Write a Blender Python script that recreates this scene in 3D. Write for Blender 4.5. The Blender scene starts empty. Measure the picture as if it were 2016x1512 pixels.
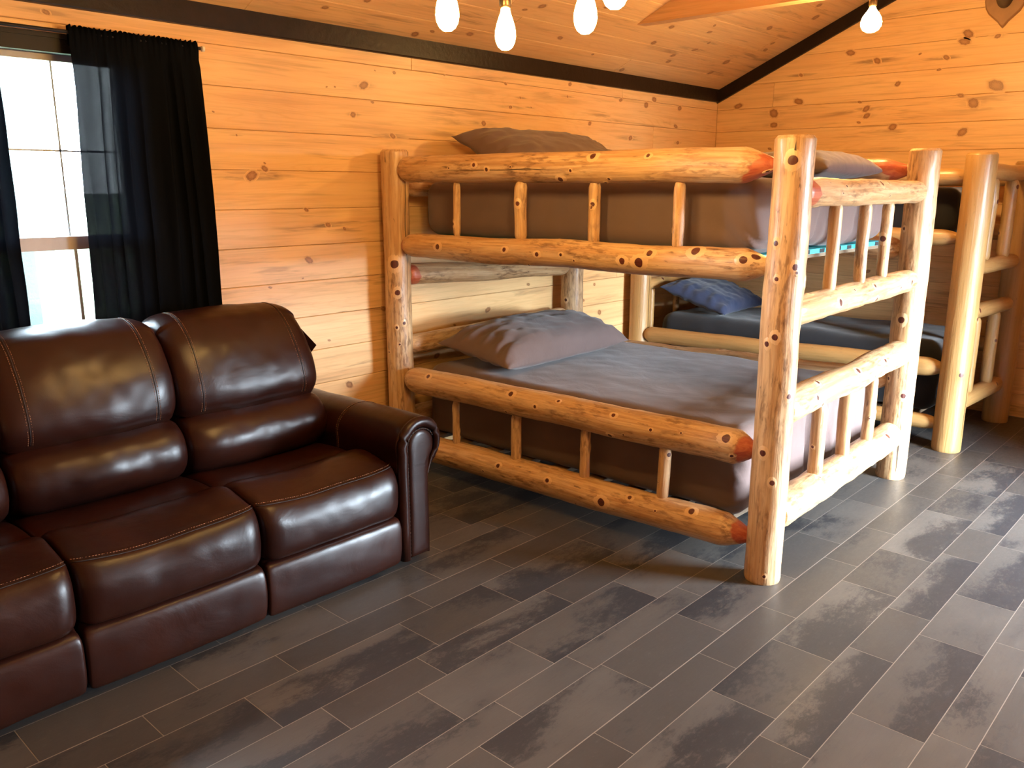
import bpy, bmesh, math, random
from math import sin, cos, pi, sqrt, atan2, exp
from mathutils import Vector, Matrix, noise

sc = bpy.context.scene
COL = sc.collection
rnd = random.Random(7)

# ------------------------------------------------------------------ materials
class NT:
    def __init__(s, name):
        s.m = bpy.data.materials.new(name); s.m.use_nodes = True
        s.t = s.m.node_tree; s.t.nodes.clear()
        s.out = s.t.nodes.new('ShaderNodeOutputMaterial')
    def n(s, typ, **kw):
        nd = s.t.nodes.new(typ)
        for k, v in kw.items():
            if k.startswith('i_'):
                key = k[2:]
                key = int(key) if key.isdigit() else key
                s.put(nd, key, v)
            else: setattr(nd, k, v)
        return nd
    def put(s, nd, key, v):
        if isinstance(v, bpy.types.NodeSocket): s.t.links.new(v, nd.inputs[key])
        else: nd.inputs[key].default_value = v
    def math(s, op, a, b=0.0, c=None, clamp=False):
        nd = s.n('ShaderNodeMath', operation=op, use_clamp=clamp); s.put(nd, 0, a); s.put(nd, 1, b)
        if c is not None: s.put(nd, 2, c)
        return nd.outputs[0]
    def mix(s, f, a, b, mode='MIX'):
        nd = s.n('ShaderNodeMix', data_type='RGBA', blend_type=mode)
        s.put(nd, 0, f); s.put(nd, 6, a); s.put(nd, 7, b); return nd.outputs[2]
    def ramp(s, f, lo, hi, a=0.0, b=1.0):
        nd = s.n('ShaderNodeMapRange', clamp=True); s.put(nd, 0, f); s.put(nd, 1, lo); s.put(nd, 2, hi); s.put(nd, 3, a); s.put(nd, 4, b)
        return nd.outputs[0]
    def noise(s, vec, scale, detail=3.0, rough=.55, dist=0.0):
        nd = s.n('ShaderNodeTexNoise'); s.put(nd, 'Vector', vec); s.put(nd, 'Scale', scale); s.put(nd, 'Detail', detail)
        s.put(nd, 'Roughness', rough); s.put(nd, 'Distortion', dist); return nd.outputs[0]
    def scale(s, vec, v):
        nd = s.n('ShaderNodeVectorMath', operation='MULTIPLY'); s.put(nd, 0, vec); s.put(nd, 1, v); return nd.outputs[0]
    def add(s, a, b):
        nd = s.n('ShaderNodeVectorMath', operation='ADD'); s.put(nd, 0, a); s.put(nd, 1, b); return nd.outputs[0]
    def attr(s, name):
        return s.n('ShaderNodeAttribute', attribute_name=name)
    def bump(s, h, strength, dist):
        nd = s.n('ShaderNodeBump'); s.put(nd, 'Height', h); s.put(nd, 'Strength', strength); s.put(nd, 'Distance', dist); return nd.outputs[0]
    def bsdf(s, **kw):
        nd = s.n('ShaderNodeBsdfPrincipled')
        for k, v in kw.items(): s.put(nd, k.replace('_', ' '), v)
        s.t.links.new(nd.outputs[0], s.out.inputs[0]); return nd

def C4(r, g, b): return (r, g, b, 1.0)

def mat_boards(name, along, base, dark, gloss=.38):
    """pine boards; grain runs along object axis `along`"""
    m = NT(name)
    co = m.n('ShaderNodeTexCoord').outputs['Object']
    rn = m.attr('rnd').outputs['Vector']
    v = m.add(co, m.scale(rn, (9., 17., 13.)))
    sc3 = [14., 14., 14.]; sc3[along] = .9
    vs = m.scale(v, tuple(sc3))
    g1 = m.noise(vs, 1.0, 4, .6, 1.2)
    sc4 = [60., 60., 60.]; sc4[along] = 2.0
    g2 = m.noise(m.scale(v, tuple(sc4)), 1.0, 3, .6, .6)
    sc5 = [3.2, 3.2, 3.2]; sc5[along] = .8
    cloud = m.noise(m.scale(v, tuple(sc5)), 1.0, 2, .5, 0.)
    c = m.mix(m.ramp(g1, .42, .72), base, tuple([x*.80 if i else x*.9 for i, x in enumerate(base[:3])])+(1,))
    c = m.mix(m.ramp(g2, .48, .75, 0, .42), c, dark)
    c = m.mix(m.ramp(cloud, .35, .75, 0, .45), c, tuple([x*k for x, k in zip(base[:3], (.92, .80, .66))])+(1,))
    # board-to-board tone
    tone = m.attr('rnd').outputs['Fac']
    c = m.mix(m.ramp(tone, 0, 1, 0, .28), c, tuple([x*k for x, k in zip(base[:3], (.80, .70, .60))])+(1,))
    # brown mineral streaks
    sc6 = [22., 22., 22.]; sc6[along] = 1.6
    st = m.noise(m.scale(v, tuple(sc6)), 1.0, 4, .65, .5)
    stm = m.noise(m.scale(v, (1.3, 1.3, 1.3)), 1.0, 1, .5, 0.)
    c = m.mix(m.math('MULTIPLY', m.ramp(st, .55, .68), m.ramp(stm, .44, .60, 0, .70)), c, dark)
    cath = m.noise(m.scale(v, tuple([7. if i != along else .55 for i in range(3)])), 1., 2, .4, 0.)
    rg_ = m.math('PINGPONG', m.math('MULTIPLY', cath, 26.), .5)
    c = m.mix(m.math('MULTIPLY', m.ramp(rg_, .30, .5), m.ramp(cloud, .40, .70, .02, .30)), c, tuple([x*k_ for x, k_ in zip(base[:3], (.72, .52, .36))])+(1,))
    k = m.attr('knot').outputs['Fac']; sk = m.attr('streak').outputs['Fac']
    sn = m.noise(m.scale(v, tuple([40. if i != along else 5. for i in range(3)])), 1.0, 3, .6, .6)
    c = m.mix(m.math('MULTIPLY', sk, m.ramp(sn, .38, .6, .15, .85)), c, C4(.15, .085, .048))
    kn = m.noise(co, 220., 2, .5, 0.)
    kc = m.mix(m.ramp(kn, .4, .65), C4(.22, .09, .035), C4(.36, .17, .07))
    kd = m.mix(m.ramp(k, .80, 1.0, 0, .75), kc, C4(.44, .22, .09))
    c = m.mix(m.ramp(k, .0, .55, 0, .94), c, kd)
    b = m.bump(g1, .12, .004)
    m.bsdf(Base_Color=c, Roughness=gloss, Normal=b, Specular_IOR_Level=.4)
    return m.m

def mat_log(name, base, mid, dark, streak=.5, rough=.3, seed=0.):
    m = NT(name)
    v = m.attr('lc').outputs['Vector']
    v = m.add(v, (seed, seed*.7, 0))
    oi = m.n('ShaderNodeObjectInfo').outputs['Random']
    cmb = m.n('ShaderNodeCombineXYZ'); m.put(cmb, 0, m.math('MULTIPLY', oi, 23.)); m.put(cmb, 2, m.math('MULTIPLY', oi, 51.))
    v = m.add(v, cmb.outputs[0])
    g = m.noise(m.scale(v, (30., 30., 1.6)), 1., 5, .66, 1.2)
    f = m.noise(m.scale(v, (95., 95., 5.0)), 1., 3, .6, .3)
    b = m.noise(m.scale(v, (9., 9., 3.0)), 1., 3, .55, .6)
    sp = m.noise(m.scale(v, (70., 70., 16.)), 1., 3, .6, .2)
    c = m.mix(m.ramp(g, .42, .60), base, mid)
    c = m.mix(m.ramp(f, .50, .70, 0, .42), c, dark)
    c = m.mix(m.math('MULTIPLY', m.ramp(b, .46, .60), m.ramp(sp, .47, .60, 0, streak)), c, dark)
    c = m.mix(m.math('MULTIPLY', m.ramp(sp, .66, .72), .7), c, tuple([x*.45 for x in dark[:3]])+(1,))
    red = m.attr('red').outputs['Fac']
    c = m.mix(m.ramp(red, .35, .65), c, m.mix(m.ramp(g, .4, .6), C4(.36, .065, .03), C4(.50, .14, .06)))
    ha = m.attr('halo').outputs['Fac']
    c = m.mix(m.ramp(ha, .1, .35, 0, .8), c, tuple([min(1, x*1.12) for x in base[:3]])+(1,))
    k = m.attr('knot').outputs['Fac']
    c = m.mix(m.ramp(k, .15, .45), c, m.mix(m.ramp(f, .4, .6), C4(.055, .010, .008), C4(.12, .028, .016)))
    cr = m.attr('crack').outputs['Fac']
    c = m.mix(m.ramp(cr, .3, .7), c, C4(.04, .02, .01))
    h = m.math('ADD', m.math('MULTIPLY', g, 1.0), m.math('MULTIPLY', f, .25))
    bp = m.bump(h, .55, .006)
    m.bsdf(Base_Color=c, Roughness=m.ramp(g, .3, .7, rough, rough+.15), Normal=bp, Coat_Weight=.22, Coat_Roughness=.22)
    return m.m

def mat_simple(name, col, rough=.5, metal=0., bumpscale=None, bstr=.2, bdist=.002, coat=0., var=None, spec=.5):
    m = NT(name)
    co = m.n('ShaderNodeTexCoord').outputs['Object']
    c = C4(*col)
    n0 = m.noise(co, 6. if var is None else var[0], 4, .6, .3)
    c = m.mix(m.ramp(n0, .3, .7), c, C4(*[x*(.8 if var is None else var[1]) for x in col]))
    kw = {}
    if bumpscale: kw['Normal'] = m.bump(m.noise(co, bumpscale, 4, .6, 0.), bstr, bdist)
    m.bsdf(Base_Color=c, Roughness=rough, Metallic=metal, Coat_Weight=coat, Coat_Roughness=.15, Specular_IOR_Level=spec, **kw)
    return m.m

def mat_fabric(name, col, rough=.9, weave=900., bstr=.25, sheen=.2):
    m = NT(name)
    co = m.n('ShaderNodeTexCoord').outputs['Object']
    big = m.noise(co, 3.0, 3, .5, .4)
    c = m.mix(m.ramp(big, .3, .7), C4(*col), C4(*[x*.82 for x in col]))
    wr = m.noise(m.scale(co, (5., 5., 5.)), 1., 5, .55, .9)
    fine = m.noise(co, weave, 1, .5, 0.)
    h = m.math('ADD', wr, m.math('MULTIPLY', fine, .03))
    bp = m.bump(h, bstr, .02)
    m.bsdf(Base_Color=c, Roughness=rough, Normal=bp, Sheen_Weight=sheen, Sheen_Roughness=.5, Specular_IOR_Level=.2)
    return m.m

def mat_leather():
    m = NT('brown_leather')
    co = m.n('ShaderNodeTexCoord').outputs['Object']
    n1 = m.noise(co, 2.6, 4, .55, .5)
    n2 = m.noise(co, 16., 4, .6, .4)
    c = m.mix(m.ramp(n1, .3, .7), C4(.012, .0027, .0018), C4(.025, .0062, .0033))
    c = m.mix(m.ramp(n2, .5, .75, 0, .3), c, C4(.010, .0035, .003))
    vo = m.n('ShaderNodeTexVoronoi', feature='F1'); m.put(vo, 'Vector', co); m.put(vo, 'Scale', 330.)
    wr = m.noise(m.scale(co, (6., 3.5, 6.)), 1., 5, .55, 1.4)
    h = m.math('ADD', m.math('MULTIPLY', vo.outputs['Distance'], .03), wr)
    bp = m.bump(h, .13, .016)
    m.bsdf(Base_Color=c, Roughness=m.ramp(n2, .3, .7, .30, .38), Normal=bp, Specular_IOR_Level=.29)
    return m.m

def mat_floor():
    m = NT('vinyl_plank_floor')
    co = m.n('ShaderNodeTexCoord').outputs['Object']
    a = m.attr('rnd'); rn = a.outputs['Vector']
    sep = m.n('ShaderNodeSeparateXYZ'); m.put(sep, 0, rn)
    v = m.add(co, m.scale(rn, (31., 17., 9.)))
    n1 = m.noise(m.scale(v, (7., 3.0, 1.)), 1., 4, .55, .2)
    n2 = m.noise(m.scale(v, (60., 26., 1.)), 1., 7, .80, .4)
    n3 = m.noise(m.scale(v, (150., 12., 1.)), 1., 3, .6, .1)
    tone = sep.outputs[0]
    base = m.mix(tone, C4(.040, .035, .032), C4(.090, .079, .070))
    base = m.mix(m.ramp(n1, .35, .65, 0, .7), base, C4(.056, .051, .048))
    edge = m.attr('edge').outputs['Fac']
    bl = m.math('ADD', m.math('MULTIPLY', n1, .50), m.math('MULTIPLY', n2, .42))
    bl = m.math('ADD', bl, m.math('MULTIPLY', edge, m.ramp(sep.outputs[1], .15, .9, .02, .17)))
    bl = m.math('ADD', bl, m.ramp(sep.outputs[1], 0., 1., -.02, .05))
    base = m.mix(m.ramp(bl, .53, .60, 0, .85), base, C4(.018, .019, .023))
    base = m.mix(m.ramp(n2, .56, .72, 0, .40), base, C4(.132, .117, .105))
    base = m.mix(m.ramp(n3, .55, .7, 0, .20), base, C4(.04, .034, .031))
    gr = m.attr('grout').outputs['Fac']
    col = m.mix(gr, base, C4(.27, .235, .20))
    bp = m.bump(m.math('ADD', n2, n3), .10, .002)
    m.bsdf(Base_Color=col, Roughness=m.ramp(n2, .3, .7, .36, .50), Normal=bp, Specular_IOR_Level=.45)
    return m.m

def mat_glass(name='window_glass'):
    m = NT(name)
    fr = m.n('ShaderNodeFresnel'); m.put(fr, 'IOR', 1.45)
    tr = m.n('ShaderNodeBsdfTransparent'); m.put(tr, 'Color', C4(.96, .98, .98))
    gl = m.n('ShaderNodeBsdfGlossy'); m.put(gl, 'Roughness', .02)
    mx = m.n('ShaderNodeMixShader'); m.put(mx, 0, fr.outputs[0]); m.put(mx, 1, tr.outputs[0]); m.put(mx, 2, gl.outputs[0])
    m.t.links.new(mx.outputs[0], m.out.inputs[0]); return m.m

def mat_screen():
    m = NT('insect_screen')
    df = m.n('ShaderNodeBsdfDiffuse'); m.put(df, 'Color', C4(.05, .05, .05)); tr = m.n('ShaderNodeBsdfTransparent')
    mx = m.n('ShaderNodeMixShader'); m.put(mx, 0, .55); m.put(mx, 1, df.outputs[0]); m.put(mx, 2, tr.outputs[0])
    m.t.links.new(mx.outputs[0], m.out.inputs[0]); return m.m

def mat_curtain():
    m = NT('sheer_black_cotton')
    co = m.n('ShaderNodeTexCoord').outputs['Object']
    n = m.noise(m.scale(co, (40., 40., 2.)), 1., 3, .6, 0.)
    df = m.n('ShaderNodeBsdfDiffuse'); m.put(df, 'Color', m.mix(n, C4(.004, .005, .007), C4(.010, .011, .014)))
    tl = m.n('ShaderNodeBsdfTranslucent'); m.put(tl, 'Color', C4(.0004, .0006, .001))
    ad = m.n('ShaderNodeMixShader'); m.put(ad, 0, .4); m.put(ad, 1, df.outputs[0]); m.put(ad, 2, tl.outputs[0])
    tr = m.n('ShaderNodeBsdfTransparent'); m.put(tr, 'Color', C4(1., .97, .90))
    lw = m.n('ShaderNodeLayerWeight'); m.put(lw, 'Blend', .5)
    f = m.math('POWER', m.math('SUBTRACT', 1., lw.outputs['Facing']), 2.5)
    mx = m.n('ShaderNodeMixShader'); m.put(mx, 0, m.math('MULTIPLY', f, CURT_T*2.2)); m.put(mx, 1, ad.outputs[0]); m.put(mx, 2, tr.outputs[0])
    m.t.links.new(mx.outputs[0], m.out.inputs[0]); return m.m

def mat_emit(name, col, st):
    m = NT(name); e = m.n('ShaderNodeEmission'); m.put(e, 0, C4(*col)); m.put(e, 1, st)
    m.t.links.new(e.outputs[0], m.out.inputs[0]); return m.m

CURT_T = .00038
WORLD = 105.0
BULB = 205.
M = {}
M['wall'] = mat_boards('pine_wall_boards', 1, C4(.82, .55, .27), C4(.30, .17, .075))
M['wallx'] = mat_boards('pine_gable_boards', 0, C4(.80, .53, .26), C4(.30, .17, .075))
M['ceil'] = mat_boards('pine_ceiling_boards', 1, C4(.80, .53, .26), C4(.28, .15, .07))
M['beam'] = mat_boards('pine_beam', 0, C4(.78, .50, .26), C4(.30, .17, .075))
M['log1'] = mat_log('cedar_log', C4(.66, .44, .24), C4(.50, .28, .125), C4(.20, .095, .04), .75, .34)
M['log2'] = mat_log('pine_log', C4(.40, .225, .08), C4(.34, .185, .06), C4(.42, .24, .10), .15, .33, 3.)
M['logend'] = mat_simple('log_end_grain', (.50, .30, .14), .6, bumpscale=60.)
M['trim'] = mat_simple('dark_stained_trim', (.018, .009, .006), .38, bumpscale=30., bstr=.5, bdist=.004, var=(12., .5), spec=.22)
M['floor'] = mat_floor()
M['leather'] = mat_leather()
M['seam'] = mat_simple('dark_seam', (.012, .006, .005), .7)
M['thread'] = mat_simple('tan_thread', (.30, .13, .06), .7)
M['nail'] = mat_simple('antique_nail', (.06, .03, .02), .35, .8)
M['sheet1'] = mat_fabric('taupe_sheet', (.160, .108, .098))
M['sheet2'] = mat_fabric('charcoal_sheet', (.014, .015, .019))
M['blue'] = mat_fabric('navy_pillowcase', (.030, .042, .090))
M['teal'] = mat_simple('teal_band', (.04, .60, .72), .6)
M['black'] = mat_simple('black_fabric', (.012, .012, .014), .8)
M['white'] = mat_simple('white_label', (.8, .8, .78), .6)
M['curtain'] = mat_curtain()
M['glass'] = mat_glass(); M['screen'] = mat_screen()
M['vinyl'] = mat_simple('taupe_vinyl_frame', (.50, .46, .45), .45)
M['frame_dark'] = mat_simple('dark_window_casing', (.020, .017, .019), .45, spec=.15)
M['muntin'] = mat_simple('pale_grille', (.6, .66, .7), .5)
M['brass'] = mat_simple('bronze_socket', (.10, .06, .03), .35, .9)
M['cord'] = mat_simple('black_cord', (.01, .01, .01), .6)
M['bulb'] = mat_emit('glowing_bulb', (1.0, .58, .175), BULB)
M['bulb_bright'] = mat_emit('glowing_bulb_bright', (1.0, .58, .185), BULB*2.2)
M['plaque'] = mat_simple('stained_plaque_wood', (.38, .20, .09), .35, bumpscale=30., var=(8., .7))
M['hide'] = mat_simple('brown_hide', (.11, .07, .035), .8, bumpscale=120., bstr=.5)
M['grass'] = mat_simple('lawn', (.10, .14, .06), .9, bumpscale=30.)
M['bark'] = mat_simple('grey_bark', (.035, .05, .048), .9, bumpscale=20., bstr=.8, bdist=.02)
M['leaf'] = mat_simple('shrub_leaf', (.03, .05, .035), .7)
M['paint'] = mat_simple('weathered_paint', (.05, .07, .07), .6)
M['slat'] = mat_simple('slat_pine', (.22, .15, .09), .6)
M['light_block'] = mat_simple('tan_light_block', (.30, .22, .14), .8)  # for the added panel that cuts daylight at the door top
M['dim_ground'] = mat_simple('bounce_cut_ground', (.014, .012, .011), .8)  # near-black ground, chosen to cut light bounced in at the door
M['concrete'] = mat_simple('concrete_patio', (.22, .22, .21), .8, bumpscale=40.)

# ------------------------------------------------------------------ helpers
def tag(o, label=None, cat=None, group=None, kind=None):
    if label: o['label'] = label
    if cat: o['category'] = cat
    if group: o['group'] = group
    if kind: o['kind'] = kind
    return o

def empty(name, loc, label, cat, group=None, rz=0.):
    o = bpy.data.objects.new(name, None); COL.objects.link(o)
    o.location = loc; o.rotation_euler = (0, 0, rz); o.empty_display_size = .1
    return tag(o, label, cat, group)

class MB:
    def __init__(s): s.v = []; s.f = []; s.mi = []; s.sm = []; s.at = {}
    def attr(s, name, idx, val): s.at.setdefault(name, {})[idx] = val
    def vert(s, p, **at):
        s.v.append(tuple(p)); i = len(s.v)-1
        for k, x in at.items(): s.attr(k, i, x)
        return i
    def face(s, ids, mi=0, sm=True): s.f.append(tuple(ids)); s.mi.append(mi); s.sm.append(sm)
    def box(s, x0, x1, y0, y1, z0, z1, mi=0, **at):
        c = [s.vert((x, y, z), **at) for z in (z0, z1) for y in (y0, y1) for x in (x0, x1)]
        for q in ((0, 2, 3, 1), (4, 5, 7, 6), (0, 1, 5, 4), (2, 6, 7, 3), (0, 4, 6, 2), (1, 3, 7, 5)):
            s.face([c[i] for i in q], mi, False)
    def prism(s, pts, fn, t0, t1, mi=0, sm=False, cap=True):
        """pts 2D outline, fn(p,t)->3D"""
        a = [s.vert(fn(p, t0)) for p in pts]; b = [s.vert(fn(p, t1)) for p in pts]
        n = len(pts)
        for i in range(n): s.face((a[i], a[(i+1) % n], b[(i+1) % n], b[i]), mi, sm)
        if cap: s.face(a[::-1], mi, False); s.face(b, mi, False)
    def tube(s, path, r, n=10, mi=0, closed=False, caps=True):
        rings = []; L = len(path); P = [Vector(p) for p in path]
        for i, p in enumerate(P):
            d = (P[(i+1) % L]-P[i-1]) if closed else (P[min(i+1, L-1)]-P[max(i-1, 0)])
            d.normalize()
            ref = Vector((0, 0, 1)) if abs(d.z) < .9 else Vector((1, 0, 0))
            e1 = d.cross(ref).normalized(); e2 = d.cross(e1)
            rr = r[i] if isinstance(r, (list, tuple)) else r
            rings.append([s.vert(p+e1*cos(2*pi*k/n)*rr+e2*sin(2*pi*k/n)*rr) for k in range(n)])
        for i in range(L if closed else L-1):
            a = rings[i]; b = rings[(i+1) % L]
            for k in range(n): s.face((a[k], a[(k+1) % n], b[(k+1) % n], b[k]), mi)
        if caps and not closed:
            s.face(rings[0][::-1], mi, False); s.face(rings[-1], mi, False)
    def build(s, name, mats, parent=None, fixn=True):
        me = bpy.data.meshes.new(name); me.from_pydata(s.v, [], s.f); me.update()
        if not isinstance(mats, (list, tuple)): mats = [mats]
        for mt in mats: me.materials.append(mt)
        for p, mi, sm in zip(me.polygons, s.mi, s.sm): p.material_index = mi; p.use_smooth = sm
        for nm, d in s.at.items():
            first = next(iter(d.values()))
            if isinstance(first, (tuple, list)):
                a = me.attributes.new(nm, 'FLOAT_VECTOR', 'POINT')
                buf = [0.]*(3*len(s.v))
                for i, x in d.items(): buf[3*i:3*i+3] = x
                a.data.foreach_set('vector', buf)
            else:
                a = me.attributes.new(nm, 'FLOAT', 'POINT')
                buf = [0.]*len(s.v)
                for i, x in d.items(): buf[i] = x
                a.data.foreach_set('value', buf)
        if fixn:
            bm = bmesh.new(); bm.from_mesh(me); bmesh.ops.recalc_face_normals(bm, faces=bm.faces); bm.to_mesh(me); bm.free()
        o = bpy.data.objects.new(name, me); COL.objects.link(o)
        if parent: o.parent = parent
        return o

def fn3(x, y, z): return noise.noise(Vector((x, y, z)))

# ------------------------------------------------------------------ logs
def log(name, A, B, r, parent, mat, seed=0, r2=None, knots=(), ta=None, tb=None, rough=.05, wob=.006, nr=36, red=(0, 0), bevel=None, extra=6, cracks=(), endmat=None, label=None):
    """A tapered, slightly crooked log from A to B. ta/tb = (length, tip radius) tapered tenon at an end."""
    rg = random.Random(seed*77+13)
    A = Vector(A); B = Vector(B); ax = B-A; L = ax.length; ax.normalize()
    ref = Vector((0, 0, 1)) if abs(ax.z) < .9 else Vector((1, 0, 0))
    e1 = ax.cross(ref).normalized(); e2 = ax.cross(e1)
    if r2 is None: r2 = r
    kn = [(s_, th, kr) for s_, th, kr in knots]
    for i in range(extra):
        kn.append((rg.uniform(.08, .92)*L, rg.uniform(-pi, pi), rg.choice((.004, .006, .009, .012))))
    sd = seed*3.17
    def rad(s_, th):
        t = s_/L; rr = r+(r2-r)*t
        rr *= 1+rough*.9*fn3(sd+s_*3.2, cos(th)*.9, sin(th)*.9)+rough*.5*fn3(sd+40+s_*11, cos(th)*2.2, sin(th)*2.2)+rough*.22*fn3(sd+s_*30, cos(th)*6, sin(th)*6)
        for ks, kt, kr in kn:
            d = s_-ks
            if abs(d) < .09:
                a = (th-kt+pi) % (2*pi)-pi; dd = (d*d*.45+(a*rr)**2)/((kr*2.1)**2)
                if dd < 6: rr += kr*.26*exp(-dd)
        if ta and s_ < ta[0]:
            k = max(0., s_/ta[0]); k = sin(k*pi/2)**.8; rr = ta[1]+(rr-ta[1])*k
        if tb and L-s_ < tb[0]:
            k = max(0., (L-s_)/tb[0]); k = sin(k*pi/2)**.8 if len(tb) < 3 else min(1, k*1.08)**.85; rr = tb[1]+(rr-tb[1])*k
        if bevel:
            if s_ > L-bevel: rr -= (s_-(L-bevel))*.8
            if s_ < bevel*.6: rr -= (bevel*.6-s_)*.5
        return rr
    def cen(s_):
        t = s_/L; w = wob*.45*sin(pi*t)
        return A+ax*s_+e1*w*fn3(sd+s_*2.2, 5, 1)*2.2+e2*w*fn3(sd+s_*2.2, 9, 7)*2.2
    def pt(s_, th, off=0.):
        q = rad(s_, th)+off; return cen(s_)+e1*cos(th)*q+e2*sin(th)*q, (cos(th)*q, sin(th)*q, s_)
    ns = max(10, int(L/.014)); ss = [L*i/ns for i in range(ns+1)]
    if bevel: ss = sorted(set(ss+[L-bevel, L-bevel*.5, bevel*.3]))
    mb = MB(); rings = []
    for s_ in ss:
        ring = []
        for k in range(nr):
            th = 2*pi*k/nr; p, lc = pt(s_, th)
            i = mb.vert(p, lc=lc)
            rv = 0.
            if red[0]: rv = max(rv, min(1., max(0., .5+(red[0]*(1+.45*sin(th+1)+.2*fn3(cos(th)*3, sin(th)*3, seed))-s_)/.03)))
            if red[1]: rv = max(rv, min(1., max(0., .5+(red[1]*(1+.45*sin(th+seed)+.25*fn3(cos(th)*3, sin(th)*3, seed))-(L-s_))/.03)))
            if red[0] or red[1]: mb.attr('red', i, rv)
            ring.append(i)
        rings.append(ring)
    for a, b in zip(rings[:-1], rings[1:]):
        for k in range(nr): mb.face((a[k], a[(k+1) % nr], b[(k+1) % nr], b[k]))
    for ring, flip in ((rings[0], True), (rings[-1], False)):
        cpos = sum((Vector(mb.v[i]) for i in ring), Vector())/nr
        ci = mb.vert(cpos, lc=(0, 0, 0 if flip else L))
        if (flip and red[0]) or (not flip and red[1]): mb.attr('red', ci, 1.)
        # rings duplicated for a crisp edge
        dup = [mb.vert(mb.v[i], lc=mb.at['lc'][i]) for i in ring]
        for k in range(nr):
            q = (dup[k], dup[(k+1) % nr], ci)
            mb.face(q[::-1] if flip else q, 1 if bevel else 0, False)
    # knots: small raised polar patches, dark heart with pale rim
    for ks, kt, kr in kn:
        if ks < .03 or ks > L-.02: continue
        n1 = 14; ringr = [(0, 1., 0.), (.45, 1., 0.), (.85, 1., 0.), (1.12, 0., 1.), (1.6, 0., 1. if kr > .0065 else .0), (2.2, 0., 0.)]
        prev = None
        for q, (f, kv, hv) in enumerate(ringr):
            if f == 0:
                p, lc = pt(ks, kt, .0009); cur = [mb.vert(p, lc=lc, knot=kv, halo=hv)]
            else:
                cur = []
                for k in range(n1):
                    ph = 2*pi*k/n1; irr = 1+.16*fn3(ks*9, kt*3+cos(ph), sin(ph))
                    s2 = min(max(ks+kr*f*(1.35 if f > 1.2 else 1.05)*irr*cos(ph), .001), L-.001); t2 = kt+kr*f*irr*sin(ph)/r
                    off = .0009 if f < 2 else -.0006
                    p, lc = pt(s2, t2, off); cur.append(mb.vert(p, lc=lc, knot=kv, halo=hv))
            if prev is not None:
                for k in range(n1):
                    if len(prev) == 1: mb.face((prev[0], cur[k], cur[(k+1) % n1]))
                    else: mb.face((prev[k], cur[k], cur[(k+1) % n1], prev[(k+1) % n1]))
            prev = cur
    for cs0, cs1, cth, cw in cracks:   # drying cracks
        prev = None; n2 = 26
        for q in range(n2+1):
            t = q/n2; s2 = cs0+(cs1-cs0)*t; w = cw*sin(pi*min(max(t, .02), .98))
            th = cth+.10*fn3(s2*5, seed, 2.)
            row = []
            for side, kv in ((-1, 0.), (-.5, 1.), (.5, 1.), (1, 0.)):
                p, lc = pt(s2, th+side*w*1.6/r, .0006); row.append(mb.vert(p, lc=lc, crack=kv))
            if prev:
                for k in range(3): mb.face((prev[k], prev[k+1], row[k+1], row[k]))
            prev = row
    o = mb.build(name, [mat, endmat or M['logend']], parent)
    if label: o['label'] = label
    return o

# ------------------------------------------------------------------ soft shapes
def rbox(name, x0, x1, y0, y1, z0, z1, rr, mat, parent=None, n=(40, 30, 8), amp=.006, fr=3., seed=0., crown=0., fold=None):
    """rounded box with gentle cloth unevenness"""
    mb = MB(); idx = {}
    cx, cy, cz = (x0+x1)/2, (y0+y1)/2, (z0+z1)/2; hx, hy, hz = (x1-x0)/2, (y1-y0)/2, (z1-z0)/2
    def put(u, v, w):
        k = (round(u, 5), round(v, 5), round(w, 5))
        if k in idx: return idx[k]
        p = Vector((u*hx, v*hy, w*hz))
        q = Vector((max(-hx+rr, min(hx-rr, p.x)), max(-hy+rr, min(hy-rr, p.y)), max(-hz+rr, min(hz-rr, p.z))))
        d = p-q
        if d.length > 1e-9:
            nn = d.normalized(); p = q+nn*rr
        else: nn = Vector((0, 0, 1 if w > 0 else -1))
        X = Vector((cx, cy, cz))+p
        a = amp*fn3(X.x*fr+seed, X.y*fr, X.z*fr)*1.6+amp*.45*fn3(X.x*fr*4+seed, X.y*fr*4, X.z*fr*2)
        if fold: a += fold(X, nn)
        X = X+nn*a
        if w > 0: X.z += crown*(1-u*u)*(1-v*v)
        idx[k] = mb.vert(X); return idx[k]
    def lin(n):
        return [-1+2*i/n for i in range(n+1)]
    def dens(n, h):
        # extra rows in the rounded rims
        t = rr/h; core = [-(1-t)+2*(1-t)*i/n for i in range(n+1)]
        rim = [.25, .5, .75, 1.]
        return [-(1-t)-t*k for k in rim[::-1]]+core+[(1-t)+t*k for k in rim]
    U, V, W = dens(n[0], hx), dens(n[1], hy), dens(n[2], hz)
    for w in (-1, 1):
        for i in range(len(U)-1):
            for j in range(len(V)-1): mb.face((put(U[i], V[j], w), put(U[i+1], V[j], w), put(U[i+1], V[j+1], w), put(U[i], V[j+1], w)))
    for v in (-1, 1):
        for i in range(len(U)-1):
            for j in range(len(W)-1): mb.face((put(U[i], v, W[j]), put(U[i+1], v, W[j]), put(U[i+1], v, W[j+1]), put(U[i], v, W[j+1])))
    for u in (-1, 1):
        for i in range(len(V)-1):
            for j in range(len(W)-1): mb.face((put(u, V[i], W[j]), put(u, V[i+1], W[j]), put(u, V[i+1], W[j+1]), put(u, V[i], W[j+1])))
    return mb.build(name, mat, parent)

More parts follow.
